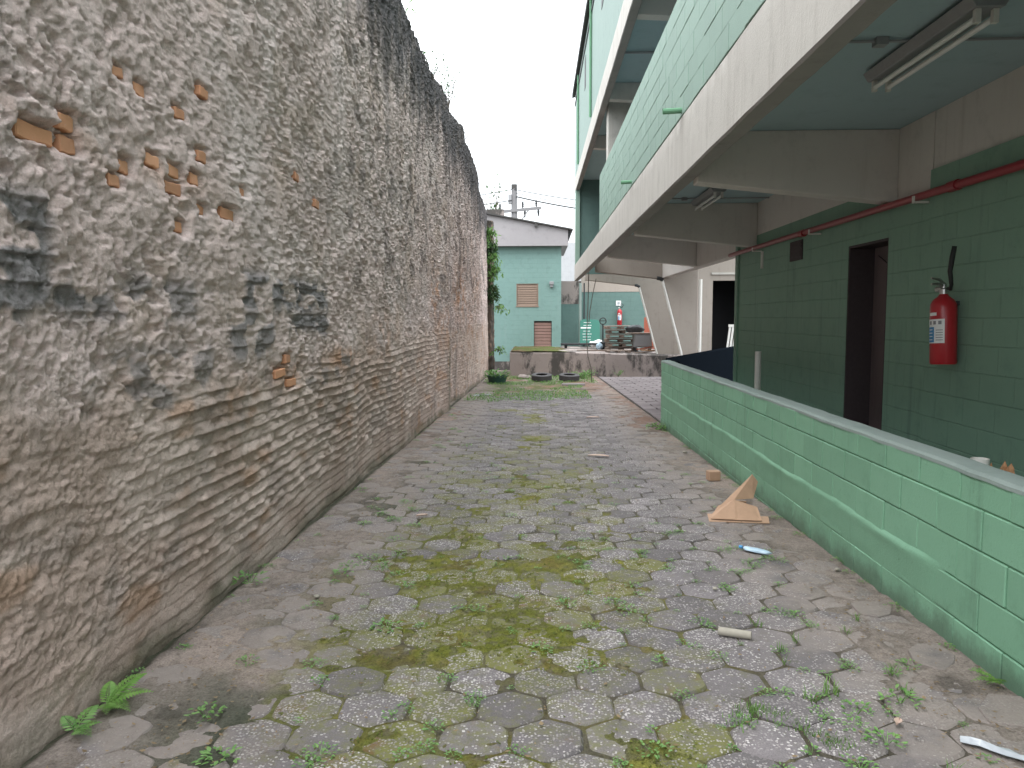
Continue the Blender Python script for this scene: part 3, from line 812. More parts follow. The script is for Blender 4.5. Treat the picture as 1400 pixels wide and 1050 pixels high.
# lower edge beam, with a rough underside
def rough_beam(x0, x1, z0, z1, y0, y1):
    ys = np.linspace(y0, y1, int((y1 - y0) / .09))
    prof = [(x1, z1), (x0 + .002, z1), (x0, z1 - .01)] + [(x0, z1 + (z0 - z1) * t) for t in (.25, .5, .75, .97)] + [(x0 + .012, z0), (x0 + (x1 - x0) * .4, z0), (x0 + (x1 - x0) * .7, z0), (x1 - .008, z0), (x1, z0 + .012), (x1, z1)]
    n = len(prof)
    V = []
    for y in ys:
        for k, (x, z) in enumerate(prof):
            e = float(fbm(np.array(y * 3.0 + k), np.array(k * 1.7), 3, 101)) * .006
            e2 = float(fbm(np.array(y * 9.0), np.array(k * 1.7), 2, 102)) * (.004 if z == z0 else 0)
            V.append((x + e * .6, y, z + e2))
    m = MB(); fs = [(i * n + k, i * n + k + 1, (i + 1) * n + k + 1, (i + 1) * n + k) for i in range(len(ys) - 1) for k in range(n - 1)]
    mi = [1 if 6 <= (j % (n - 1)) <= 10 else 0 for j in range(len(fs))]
    m.add(V, fs); m.mi = mi
    m.add([V[k] for k in range(n)], [tuple(range(n))], 0); m.add([V[-n + k] for k in range(n)], [tuple(range(n))], 0)
    return m
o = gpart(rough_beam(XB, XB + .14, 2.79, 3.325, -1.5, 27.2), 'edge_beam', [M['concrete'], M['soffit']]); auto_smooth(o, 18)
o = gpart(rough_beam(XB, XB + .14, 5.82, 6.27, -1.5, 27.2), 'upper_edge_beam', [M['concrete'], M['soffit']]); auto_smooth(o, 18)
gpart(MB().box(XB + .143, 3.6, -1.5, 16.1, 3.19, 3.31), 'gallery_slab', M['slab'])
gpart(MB().box(XB + .143, 4.4, -1.5, 27, 6.17, 6.30), 'upper_slab', M['slab'])
# cross beams, deeper towards the wall
for i, y in enumerate((-1.4, 2.62, 7.05, 11.45, 15.75)):
    gpart(MB().prism([(XB + .141, 3.188), (XB + .141, 2.745), (3.198, 2.55), (3.198, 3.188)], 1, y, y + .2), 'cross_beam', M['cream'], bevel=.006)
for y in (-1.4, 7.05, 11.45, 15.75, 20.2):
    gpart(MB().prism([(XB + .141, 6.168), (XB + .141, 5.85), (4.2, 5.7), (4.2, 6.168)], 1, y, y + .2), 'upper_cross_beam', M['cream'], bevel=.006)
# longitudinal beam over the inner wall
gpart(MB().box(3.2, 3.42, -1.5, 20.2, 2.722, 3.189), 'wall_beam', M['cream'])
gpart(MB().box(3.203, 3.40, 12.6, 20.2, 2.54, 2.7215), 'beam_soffit', M['cream'])
# inner wall, with a door recess
IN0 = -.35
gpart(MB().box(3.2, 3.42, 6.43, 7.20, IN0, 2.72).box(3.2, 3.42, 8.11, 12.4, IN0, 2.72).box(3.2, 3.42, 7.2, 8.11, 2.26, 2.72).box(3.172, 3.42, -1.5, 6.43, IN0, 2.718), 'inner_wall', M['green_in'])
gpart(MB().box(3.19, 3.2, 6.44, 7.045, 2.505, 3.188), 'column_head', M['cream'], bevel=.003)
gpart(MB().box(3.17, 3.46, 12.4, 12.56, IN0, 2.72), 'end_pilaster', M['green_in'], bevel=.006)
dr = gpart(MB().box(3.46, 3.50, 7.2, 8.11, IN0, 2.26), 'door', M['door'])
gpart(MB().box(3.205, 3.4595, 8.085, 8.11, IN0, 2.235).box(3.205, 3.4595, 7.2, 7.225, IN0, 2.235).box(3.205, 3.4595, 7.2, 8.11, 2.236, 2.2595), 'door_frame', M['jamb'])
w = MB(); w.tube([(3.44, 7.95, 2.15), (3.43, 7.7, 2.05), (3.43, 7.45, 2.08), (3.44, 7.28, 2.2)], .006, 5)
gpart(w, 'loose_wire', M['black'])
gpart(MB().box(3.185, 3.2, 9.48, 9.92, 2.23, 2.47), 'vent_hatch', M['jamb'])
for z in (2.27, 2.32, 2.37, 2.42):
    gpart(MB().box(3.178, 3.1849, 9.5, 9.9, z, z + .03), 'vent_slat', M['jamb'])
gpart(MB().box(2.215, 3.2, -1.5, 12.5, -.42, -.32), 'gallery_floor', M['concrete'])
# block railing of the upper gallery: every block its own piece
def block_proto(L_, H_, T_, mat, bev=.0045):
    b = MB(); b.box(-T_, 0, -L_ / 2, L_ / 2, -H_ / 2, H_ / 2)
    o = b.build('block', mat, bevel=bev); me = o.data; bpy.data.objects.remove(o)
    return me
rail = gpart(MB().box(XB - .0005, XB + .13, -1.0, 16.28, 3.335, 4.44), 'railing_wall', M['green_up'])
def lay_blocks(parent, mat, xface, sign, y0, y1, z_edges, L_=.4, gap=.008, T_=.05, jit=.002, phase=0, off=Vector((0, 0, 0)), seed=1, zjit=.0):
    rs = random.Random(seed); cache = {}
    for r in range(len(z_edges) - 1):
        za, zb = z_edges[r], z_edges[r + 1]
        y = y0 - (L_ / 2 if (r + phase) % 2 else 0)
        while y < y1 - .03:
            a, b = max(y, y0), min(y + L_, y1)
            ln = b - a - gap; H_ = abs(zb - za) - gap
            if ln > .04:
                key = (round(ln, 3), round(H_, 3))
                if key not in cache: cache[key] = block_proto(ln, H_, T_, mat)
                o = obj('block', cache[key], parent)
                o.matrix_parent_inverse = Matrix.Identity(4)
                o.location = Vector((xface + (T_ if sign < 0 else 0) + rs.uniform(-jit, jit), (a + b) / 2, (za + zb) / 2)) - off
                o.rotation_euler = (rs.gauss(0, .0025), rs.gauss(0, .003), rs.gauss(0, .003))
            y += L_
lay_blocks(rail, M['green_up'], XB - .003, -1, 3.6, 16.3, [3.333 + .187 * i for i in range(7)], phase=1, jit=.0018, seed=4, gap=.004)
# drain spouts poking out of the railing's foot
for y, ln in ((7.1, .17), (10.75, .15)):
    t = MB(); t.tube([(XB + .06, y, 3.385), (XB - ln, y, 3.375)], .026, 10, caps=False); t.tube([(XB - ln, y, 3.375), (XB + .06, y, 3.385)], .019, 10)
    gpart(t, 'drain_spout', M['green_joint'])
# top storey: wall, eaves, pipes
gpart(MB().box(XB + .004, XB + .2, -1.5, 27.1, 6.275, 9.05), 'upper_wall', M['green_up_flat'])
gpart(MB().prism([(XB - .10, 9.05), (XB - .10, 9.2), (5, 10.1), (5, 9.95)], 1, -1.6, 27.3), 'roof', M['roof'])
gpart(MB().box(XB - .02, XB + .003, -1.5, 27.1, 8.72, 8.80), 'wall_trim', M['dark'])
t = MB(); t.tube([(XB - .03, 18.9, 6.3), (XB - .03, 18.9, 9.0)], .03, 8); gpart(t, 'downpipe', M['green_joint'])
t = MB(); t.tube([(XB - .03, 24.6, 6.3), (XB - .03, 24.6, 9.0)], .03, 8); gpart(t, 'downpipe', M['green_joint'])
for y in (12.4, 15.6, 21.2):
    gpart(MB().box(XB - .004, XB + .0035, y, y + .5, 7.7, 8.5), 'upper_vent', M['dark'])
gpart(MB().box(1.46, 1.92, 16.35, 16.75, 3.335, 6.165), 'upper_column', M['concrete'], bevel=.01)
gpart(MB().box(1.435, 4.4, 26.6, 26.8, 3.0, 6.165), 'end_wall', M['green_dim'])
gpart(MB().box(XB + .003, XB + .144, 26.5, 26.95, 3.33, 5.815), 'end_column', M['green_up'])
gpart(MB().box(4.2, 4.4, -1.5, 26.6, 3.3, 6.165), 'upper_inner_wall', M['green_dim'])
t = MB()
for y in (9.1, 13.9): t.tube([(XB + .15, y, 6.13), (4.15, y, 6.13)], .02, 6)
gpart(t, 'upper_conduit', M['grey_metal'])
# sloping frame legs further along
def frame(y, k, xr, zf):
    cx = lambda x: x * k
    cz = lambda z: 1.55 + (z - 1.55) * k
    p = [(cx(1.50), cz(2.70)), (cx(3.229), cz(2.50)), (cx(3.735), cz(.62)), (cx(3.735) + .1, zf), (xr, zf), (xr, 3.25), (cx(1.50), 3.25)]
    f_ = gpart(MB().prism(p, 1, y, y + .34), 'sloping_frame', M['cream_out'], bevel=.012)
    d = MB(); d.tube([(cx(3.20), y - .03, cz(2.47)), (cx(3.215), y - .03, cz(2.40)), (cx(3.735) - .03, y - .03, cz(.60)), (cx(3.80), y - .03, zf)], .036, 8)
    gpart(d, 'downpipe', M['white'])
    e = MB(); e.tube([(cx(3.06), y - .03, cz(2.525)), (cx(3.14), y - .03, cz(2.515)), (cx(3.215), y - .03, cz(2.47))], .05, 8)
    gpart(e, 'pipe_elbow', M['dark'])
frame(20.0, 1.0, 4.12, -.45)
frame(28.45, 1.161, 5.6, .10)

# ================================================================== LOW GREEN PARAPET
XP = 2.06
par = empty('parapet_wall', (XP, 7, -.15))
tag(par, 'long low wall of painted green concrete blocks with a grey top, along the right edge', 'wall')
PO = Vector(par.location)
def ppart(mb, name, mat, **k):
    o = mb.build(name, mat, **k); o.parent = par
    o.matrix_parent_inverse = Matrix.Translation(-PO)
    return o
ppart(MB().box(XP + .008, XP + .145, .3, 12.83, -.55, .795), 'wall_core', M['green_joint'])
lay_blocks(par, M['green'], XP - .001, -1, .36, 12.84, [.797, .648, .452, .256, .060, -.136, -.332, -.5], phase=1, off=PO, seed=6, gap=.0075, jit=.003)
def cap_mesh():
    ys = np.linspace(.3, 12.86, 160)
    m = MB(); V = []
    n = 6
    for y in ys:
        a = float(fbm(np.array(y * 6), np.array(1.), 3, 111)) * .006; b = float(fbm(np.array(y * 5), np.array(7.), 3, 112)) * .005
        c_ = float(fbm(np.array(y * 4), np.array(3.), 3, 113)) * .004
        V += [(XP - .004 + a, y, .788 + b), (XP - .004 + a, y, .806 + b), (XP + .008 + a, y, .819 + c_), (XP + .08, y, .822 + c_), (XP + .142 + b, y, .819 + c_), (XP + .15 + b, y, .79)]
    fs = [(i * n + k, i * n + k + 1, (i + 1) * n + k + 1, (i + 1) * n + k) for i in range(len(ys) - 1) for k in range(n - 1)]
    m.add(V, fs); m.add(V[:n], [tuple(range(n))]); m.add(V[-n:], [tuple(range(n))])
    return m
o = ppart(cap_mesh(), 'wall_cap', M['cap']); auto_smooth(o, 35)
# band of render smeared over the lower courses, its upper edge a raised ledge
def skirt():
    ys = np.linspace(3.86, 12.82, 300); zs = np.array([.285, .272, .262, .25, .225, .19, .15, .10, .06])
    prof = np.array([-.002, .012, .019, .020, .015, .010, .006, .002, -.006])
    Y, K = np.meshgrid(ys, np.arange(len(zs)))
    h = prof[K] * (.65 + .35 * fbm(Y * 2, K * .3, 3, 121)) + .003 * fbm(Y * 12, K * 1.1, 3, 122)
    h = h * ss(3.86, 4.15, Y) * (1 - .25 * ss(9, 12.8, Y)) - .004 * (1 - ss(3.86, 4.0, Y))
    Z = zs[K] + .012 * fbm(Y * 3, K * .1, 3, 123) * (K < 6) - .02 * (K >= 6) * vn(Y * 5, K, 124)
    V = np.stack([XP - .001 - h, Y, Z], -1).reshape(-1, 3)
    me = grid_mesh('render_band', V, len(zs), len(ys), M['green'])
    o = obj('render_band', me, par); o.matrix_parent_inverse = Matrix.Translation(-PO)
skirt()
# return wall that runs off behind the parapet, its shade painted on in near-black
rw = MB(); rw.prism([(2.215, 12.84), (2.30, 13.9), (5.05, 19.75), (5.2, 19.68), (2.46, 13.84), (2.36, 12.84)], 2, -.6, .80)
o = rw.build('return_wall', M['shaded_wall'], bevel=.006)
tag(o, 'low wall with its shade painted nearly black, running off behind the far end of the green parapet', 'wall')

# ================================================================== BACKGROUND: storage building, dock, yard walls
sto = empty('storage_building', (-1, 35, -.75))
tag(sto, 'small blue green building with sloping roof and brown shutters at the alley end', 'building')
def spart(mb, name, mat, parent=sto, **k):
    o = mb.build(name, mat, **k); o.parent = parent
    o.matrix_parent_inverse = Matrix.Translation(-Vector(sto.location)) if parent is sto else Matrix.Identity(4)
    return o
YF = 32.8
w = MB()
# facade with window and door openings
w.box(-6, -.90, YF, YF + .2, -.35, 4.5).box(-.90, .03, YF, YF + .2, 2.95, 4.5).box(-.90, .03, YF, YF + .2, -.35, 2.01)
w.box(.03, 1.0, YF, YF + .2, 1.37, 4.5).box(.03, .0301 + .0, YF + .05, YF + .06, 0, 1).box(.60, 1.0, YF, YF + .2, -.35, 1.37)
w.box(.03, .60, YF + .0, YF + .2, -.35, .2)
w2 = MB()
w2.box(-6, -.90, YF, YF + .2, -.35, 4.5).box(-.90, .03, YF, YF + .2, 2.95, 4.5).box(-.90, .03, YF, YF + .2, 1.37, 2.01)
w2.box(-.90, -.16, YF, YF + .2, -.35, 1.37).box(.03, 1.0, YF, YF + .2, 1.37, 4.5).box(.60, 1.0, YF, YF + .2, -.35, 1.37).box(-.16, .60, YF, YF + .2, -.35, .24)
w2.box(.8, 1.0, YF + .2, 38, -.35, 4.5)
spart(w2, 'wall', M['green_far'])
spart(MB().box(-6, 1.01, YF - .012, YF + .2, -.9, -.352), 'plinth', M['dock'])
spart(MB().prism([(-6, 4.505), (1.27, 4.505), (1.27, 5.16), (-1.75, 5.74), (-6, 6.52)], 1, YF - .28, 38), 'gable', M['gable'])
spart(MB().prism([(-6, 6.53), (-1.75, 5.75), (1.47, 5.135), (1.47, 5.19), (-1.75, 5.81), (-6, 6.6)], 1, YF - .40, 38.2), 'roof', M['roof'])
spart(MB().box(1.28, 1.36, YF - .2, 38, 4.85, 5.10), 'gutter', M['dark'])
spart(MB().box(-2.2, -1.45, YF + .6, YF + 1.2, 5.3, 6.15), 'roof_block', M['dock'], bevel=.01)
spart(MB().box(-.12, 0, YF - .40, YF - .285, 5.28, 5.44), 'purlin_end', M['roof'])
win = spart(MB().box(-.90, .03, YF + .07, YF + .12, 2.01, 2.95), 'window', M['jamb'])
fr = MB(); fr.box(-.90, -.865, YF + .01, YF + .069, 2.01, 2.95).box(-.005, .03, YF + .01, YF + .069, 2.01, 2.95).box(-.864, -.006, YF + .01, YF + .069, 2.915, 2.95).box(-.92, .05, YF - .02, YF + .069, 1.96, 2.008)
def child(mb, name, mat, parent, **k):
    o = mb.build(name, mat, **k); o.parent = parent; o.matrix_parent_inverse = Matrix.Identity(4)
    return o
child(fr, 'frame', M['shutter_w'], win)
for i in range(9):
    z = 2.02 + i * .099
    child(MB().prism([(YF + .02, z), (YF + .066, z + .03), (YF + .066, z + .092), (YF + .045, z + .092)], 0, -.862, -.008), 'slat', M['shutter_w'], win)
dr = spart(MB().box(-.16, .60, YF + .10, YF + .14, .24, 1.37), 'door', M['jamb'])
for i in range(8):
    z = .25 + i * .133
    child(MB().box(-.15, .59, YF + .06, YF + .098, z, z + .118), 'slat', M['shutter'], dr, bevel=.012)
lamp = MB(); lamp.box(.50, .68, YF - .16, YF - .001, 2.90, 3.03).box(.53, .65, YF - .12, YF - .001, 2.79, 2.90)
o = lamp.build('wall_lamp', M['grey_metal'], bevel=.01)
tag(o, 'small grey lamp box on the blue green wall, right of the shuttered window', 'lamp')

bw_ = empty('back_wall', (4, 34, 0)); tag(bw_, 'green yard wall behind the loading dock with black mould at its top left', 'wall')
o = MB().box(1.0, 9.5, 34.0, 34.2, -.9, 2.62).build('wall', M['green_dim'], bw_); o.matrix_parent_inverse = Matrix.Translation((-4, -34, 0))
o = MB().box(1.0, 1.9, 33.99, 34.21, 2.1, 3.1).build('mouldy_top', M['dock'], bw_); o.matrix_parent_inverse = Matrix.Translation((-4, -34, 0))
o = MB().box(1.91, 9.5, 33.99, 34.21, 2.625, 3.3).build('wall_band', M['cream_out'], bw_); o.matrix_parent_inverse = Matrix.Translation((-4, -34, 0))
t = MB(); t.tube([(1.85, 33.6, .25), (1.85, 33.6, 3.0)], .06, 8)
o = t.build('downpipe', M['cap']); tag(o, 'grey green downpipe rising from the dock beside the green sign board', 'pipe')
t = MB(); t.tube([(2.02, 33.6, .25), (2.02, 33.6, 3.0)], .03, 8)
o = t.build('drain_pipe', M['dark']); tag(o, 'thin dark pipe rising next to the grey green downpipe', 'pipe')
o = MB().box(1.2, 9, 46, 46.3, -.9, 5.9).build('white_house', M['white_wall']); tag(o, 'pale block wall of a house glimpsed behind the green buildings', 'house')

# loading dock with a worn, irregular top edge
def dock():
    xs = np.linspace(-1.02, 6.5, 150)
    prof = [(33.98, 0), (30.5, 0), (28.35, .0), (28.16, -.012), (28.10, -.05), (28.09, -.25), (28.09, -.5), (28.08, -.8), (28.06, -1.1)]
    n = len(prof); V = []
    for x in xs:
        top = .27 - .10 * max(0, (x - 1.0)) / 3.5
        for k, (y, dz) in enumerate(prof):
            e = float(fbm(np.array(x * 2.5 + k * .7), np.array(k * 2.3), 4, 131))
            V.append((x, y + .02 * e, top + dz + (.018 * e if 1 < k < 6 else .008 * e)))
    m = MB(); m.add(V, [(i * n + k, i * n + k + 1, (i + 1) * n + k + 1, (i + 1) * n + k) for i in range(len(xs) - 1) for k in range(n - 1)])
    m.add(V[:n] + [(-1.02, 33.98, -1)], [tuple(range(n + 1))])
    o = m.build('loading_dock', M['dock']); auto_smooth(o, 40)
    return tag(o, 'stained concrete loading dock across the alley end with the two tyres before it', 'loading dock')
dk = dock()
mt = MB()
def moss_top():
    xs = np.linspace(-.98, 1.4, 70); ys = np.linspace(28.12, 32.7, 60)
    X, Y = np.meshgrid(xs, ys)
    Z = .272 - .10 * np.clip(X - 1, 0, 9) / 3.5 + .02 + .03 * fbm(X * 4, Y * 4, 4, 141) - .06 * ss(.4, 1.4, X + .4 * fbm(X, Y, 2, 142))
    c = np.ones(X.shape + (3,)) * np.array((.085, .10, .03)); c = mixc(c, (.12, .085, .05), ss(0, .4, fbm(X * 3, Y * 3, 3, 143)))
    me = grid_mesh('moss_cover', np.stack([X, Y, Z], -1).reshape(-1, 3), 60, 70, M['ground'], c.reshape(-1, 3))
    o = obj('moss_cover', me, dk); kind(o, 'stuff')
moss_top()
# cream yard building with a dark doorway, seen past the gallery's end
yb = empty('yard_building', (6, 24, -.5)); tag(yb, 'cream walled building with a dark open doorway beyond the end of the gallery', 'building')
def ypart(mb, name, mat, **k):
    o = mb.build(name, mat, **k); o.parent = yb; o.matrix_parent_inverse = Matrix.Translation(-Vector(yb.location)); return o
ypart(MB().box(4.75, 5.30, 23.6, 23.8, -.6, 4.2).box(5.30, 6.6, 23.6, 23.8, 2.62, 4.2).box(6.6, 10, 23.6, 23.8, -.6, 4.2), 'wall', M['cream_out'])
ypart(MB().box(5.2, 6.7, 26.0, 26.1, -.6, 3).box(5.15, 5.25, 23.81, 26.0, -.6, 3).box(6.65, 6.75, 23.81, 26, -.6, 3).box(5.2, 6.7, 23.81, 26, 2.9, 3), 'doorway_room', M['darkroom'])
ypart(MB().box(5.25, 6.65, 23.56, 23.598, 2.80, 2.86), 'lintel', M['concrete'])
t = MB(); t.tube([(4.3, 20.6, -.4), (4.3, 20.6, 2.52)], .05, 8)
o = t.build('rain_pipe', M['white']); tag(o, 'pale upright rain pipe on the edge of the nearer cream sloping frame', 'pipe')
ch = MB()
ch.box(0, .34, 0, .03, .0, .8)
wp = empty('white_chair', (5.62, 23.2, .38)); tag(wp, 'white slatted chair back glimpsed before the dark doorway beyond the low wall', 'chair')
for i in range(4):
    child(MB().prism([(0 + i * .09, 0), (.06 + i * .09, 0), (.16 + i * .09, .85), (.10 + i * .09, .85)], 1, 0, .03), 'slat', M['white'], wp)
child(MB().box(.08, .46, -.01, .04, .84, .92).box(-.02, .40, -.01, .04, -.05, .01), 'rail', M['white'], wp)
child(MB().box(-.02, .42, -.5, -.02, -.1, -.05), 'seat', M['white'], wp)
for x in (0, .37):
    for y in (-.46, 0): child(MB().box(x, x + .04, y, y + .04, -.85, -.101), 'leg', M['white'], wp)
def blob(name, mat, c, r, seed, squash=(1, 1, 1), sub=3, amp=.35, fr=2.2):
    bm = bmesh.new(); bmesh.ops.create_icosphere(bm, subdivisions=sub, radius=1)
    rs = np.array([v.co[:] for v in bm.verts])
    d = 1 + amp * fbm(rs[:, 0] * fr + seed, rs[:, 1] * fr + rs[:, 2] * fr * 1.7, 3, seed)
    for v, k in zip(bm.verts, d): v.co = Vector((v.co.x * squash[0], v.co.y * squash[1], v.co.z * squash[2])) * float(k) * r
    me = bpy.data.meshes.new(name); bm.to_mesh(me); bm.free(); me.materials.append(mat)
    me.polygons.foreach_set('use_smooth', [True] * len(me.polygons))
    return obj(name, me, None, c)
o = blob('blue_bundle', M['blue'], (6.15, 23.1, .45), .35, 3, (1, .7, .7)); tag(o, 'dark blue tarpaulin bundle beside the white slatted chair in the doorway', 'tarpaulin')

# ================================================================== THINGS ON THE DOCK
ZD = .245
def pallet():
    root = empty('pallet', (0, 0, 0))
    for i in range(3):
        for j in range(3):
            child(MB().box(-.6 + i * .53, -.46 + i * .53, -.5 + j * .43, -.36 + j * .43, .022, .105), 'foot_block', M['wood'], root, bevel=.006)
    for j in range(3): child(MB().box(-.6, .6, -.5 + j * .43, -.36 + j * .43, 0, .02), 'bottom_plank', M['wood'], root)
    for j in range(5): child(MB().box(-.6, .6, -.5 + j * .22, -.37 + j * .22, .107, .132), 'top_plank', M['wood'], root, bevel=.004)
    return root
p0 = pallet()
plab = ['lowest pallet of the weathered wooden stack on the loading dock', 'second pallet from the bottom of the wooden stack on the dock', 'third pallet from the bottom of the wooden stack on the dock',
        'fourth pallet from the bottom of the wooden stack on the dock', 'fifth pallet from the bottom, just under the topmost of the dock stack', 'topmost pallet of the weathered wooden stack on the loading dock']
for i in range(6):
    p = p0 if i == 0 else copy_tree(p0)
    p.location = (3.28 + .04 * math.sin(i * 2.1), 30.3 + .05 * math.cos(i * 3.1), ZD - .05 + i * .172)
    p.rotation_euler = (0, .01 * math.sin(i), .05 * math.sin(i * 1.7))
    tag(p, plab[i], 'pallet', 'weathered wooden pallets on the loading dock')
p = copy_tree(p0); p.location = (2.98, 28.75, ZD - .06); p.rotation_euler = (0, 0, .06); p.scale = (.72, .7, .9)
tag(p, 'single small pallet lying in front of the pallet stack near the dock edge', 'pallet', 'weathered wooden pallets on the loading dock')
# pallet jack
pj = empty('pallet_jack', (2.62, 31.0, ZD)); tag(pj, 'black pallet jack with upright handle standing left of the pallet stack', 'pallet jack')
t = MB(); t.tube([(0, 0, .15), (0, .02, .98)], .028, 8); child(t, 'handle_shaft', M['black'], pj)
t = MB(); t.tube([(.0 + .13 * math.cos(a), .02, 1.12 + .13 * math.sin(a)) for a in [-1.57 + k * 2 * math.pi / 14 for k in range(15)]], .02, 6); t.tube([(-.12, .02, 1.13), (.12, .02, 1.13)], .016, 6); child(t, 'handle_grip', M['black'], pj)
t = MB(); t.box(-.14, .14, -.12, .2, .06, .30); child(t, 'pump_body', M['dark'], pj, bevel=.03)
for x in (-.2, .06): child(MB().box(x, x + .14, .2, 1.2, .06, .11), 'fork', M['dark'], pj)
t = MB()
for x in (-.05, .05): t.lathe([(0, -.02), (.08, -.02), (.08, .02), (0, .02)], 14, (0, 0, 0))
t2 = MB(); t2.tube([(-.09, -.05, .08), (.09, -.05, .08)], .08, 14); child(t2, 'wheel', M['black'], pj)
# green sign board leaning on the wall, with rows of white lettering too worn to read
sb = empty('sign_board', (2.28, 33.3, .33)); tag(sb, 'green board with faded white lines leaning against the yard wall behind the dock', 'sign')
child(MB().prism([(-.46, 0), (.42, 0), (.40, 1.0), (.30, 1.09), (-.30, 1.11), (-.44, 1.05)], 1, 0, .03), 'panel', M['sign_green'], sb, bevel=.004)
rs = random.Random(2)
for i in range(7):
    z = .96 - i * .125; a = -.38 + rs.uniform(0, .1)
    if i == 2: child(MB().box(-.42, .02, -.004, -.0005, z, z + .06), 'white_line', M['sign_white'], sb); continue
    while a < -.0:
        b = a + rs.uniform(.05, .15); child(MB().box(a, min(b, .05), -.004, -.0005, z, z + .022), 'white_line', M['sign_white'], sb); a = b + .02
sb.rotation_euler = (-.12, 0, 0)
o = blob('plastic_bag', M['bag'], (2.55, 32.2, .42), .2, 5, (1.2, .7, .7)); tag(o, 'crumpled white plastic bag on the dock before the green sign board', 'bag')
o = blob('plastic_bag', M['bag'], (2.32, 32.5, .40), .15, 6, (1, .7, .8)); tag(o, 'smaller white plastic bag left of the larger crumpled bag on the dock', 'bag')
o = blob('plastic_bag', M['bag_blue'], (2.45, 30.6, .37), .14, 9, (.9, .7, 1.0)); tag(o, 'pale blue plastic bag slumped at the foot of the pallet jack', 'bag')
mb = MB().box(.95, 2.75, 31.2, 31.7, .40, .47); mb.box(1.1, 1.2, 31.3, 31.6, .22, .399).box(2.4, 2.5, 31.3, 31.6, .22, .399)
o = mb.build('dark_bench', M['dark'], bevel=.006); tag(o, 'long low dark board on short feet lying on the dock below the sign board', 'bench')
mb = MB().box(1.5, 3.2, 29.4, 29.62, .235, .28)
o = mb.build('loose_plank', M['wood'], bevel=.004); tag(o, 'long bare plank lying flat on the dock in front of the dark bench', 'plank')
mb = MB().box(-.32, .32, -.3, .3, .12, .62)
bx = empty('metal_cabinet', (3.95, 29.2, ZD + .03)); tag(bx, 'small grey metal cabinet with a board on top, right of the pallet stack', 'cabinet')
child(mb, 'body', M['grey_metal'], bx, bevel=.012)
child(MB().box(-.28, .28, -.318, -.301, .16, .56), 'front_panel', M['grey_metal'], bx, bevel=.006)
for x in (-.3, .24):
    for y in (-.28, .22): child(MB().box(x, x + .06, y, y + .06, -.04, .119), 'leg', M['dark'], bx)
child(MB().box(-.62, .62, -.34, .28, .622, .66), 'board_top', M['wood'], bx)
o = blob('scrap_bundle', M['dark'], (3.72, 29.6, 1.05), .22, 12, (1.5, .8, .8)); tag(o, 'dark scrap bundle heaped on the cabinet board beside the pallets', 'scrap')
mb = MB().prism([(-.22, 0), (.55, 0), (.45, .35), (-.05, 1.35), (-.22, 1.3)], 1, 0, .03)
o = mb.build('red_board', M['orange'], bevel=.003, loc=(4.62, 32.0, .2)); tag(o, 'rust red board leaning upright behind the farther cream sloping frame', 'board')
slabs = ['longest scrap plank on the wood heap at the foot of the frame', 'scrap plank lying crosswise on top of the wood heap', 'short thick scrap plank at the left of the wood heap', 'reddish scrap plank slanting out of the wood heap', 'thin scrap plank at the bottom of the wood heap']
rs = random.Random(9)
for i, s in enumerate(slabs):
    L_ = (1.15, .75, .45, .8, .9)[i]
    o = MB().box(-L_ / 2, L_ / 2, -.06, .06, -.018, .018).build('scrap_plank', M['orange'] if i == 3 else M['wood'] if i != 1 else M['wood_f'], bevel=.003, loc=(4.12 + .1 * math.sin(i * 2), 28.62 + .09 * i, .25 + .045 * i))
    o.rotation_euler = (0, -.10 + .12 * math.sin(i * 1.9), .25 * math.sin(i * 2.3)); tag(o, s, 'plank', 'scrap planks on the dock')
gb = MB(); gb.lathe([(0, 0), (.11, 0), (.13, .24), (.14, .25), (.12, .25), (.11, .05), (0, .05)], 14)
o = gb.build('green_bucket', M['sign_green'], smooth=False, loc=(4.98, 28.6, .16)); auto_smooth(o); tag(o, 'small green bucket on the dock beyond the corner of the parapet', 'bucket')
o = blob('plastic_bag', M['bag'], (5.05, 28.55, .43), .09, 15, (1.2, .8, .5)); tag(o, 'small white plastic bag stuffed in the green bucket', 'bag')
o = MB().box(-.11, .11, -.006, .0, -.11, .11).build('safety_sign', M['sign_white'], loc=(3.545, 33.985, 2.13))
tag(o, 'small square white notice above the far red extinguisher on the yard wall', 'sign')
child(MB().box(-.05, .05, -.0085, -.0062, -.06, .05), 'notice_print', M['film'], o)

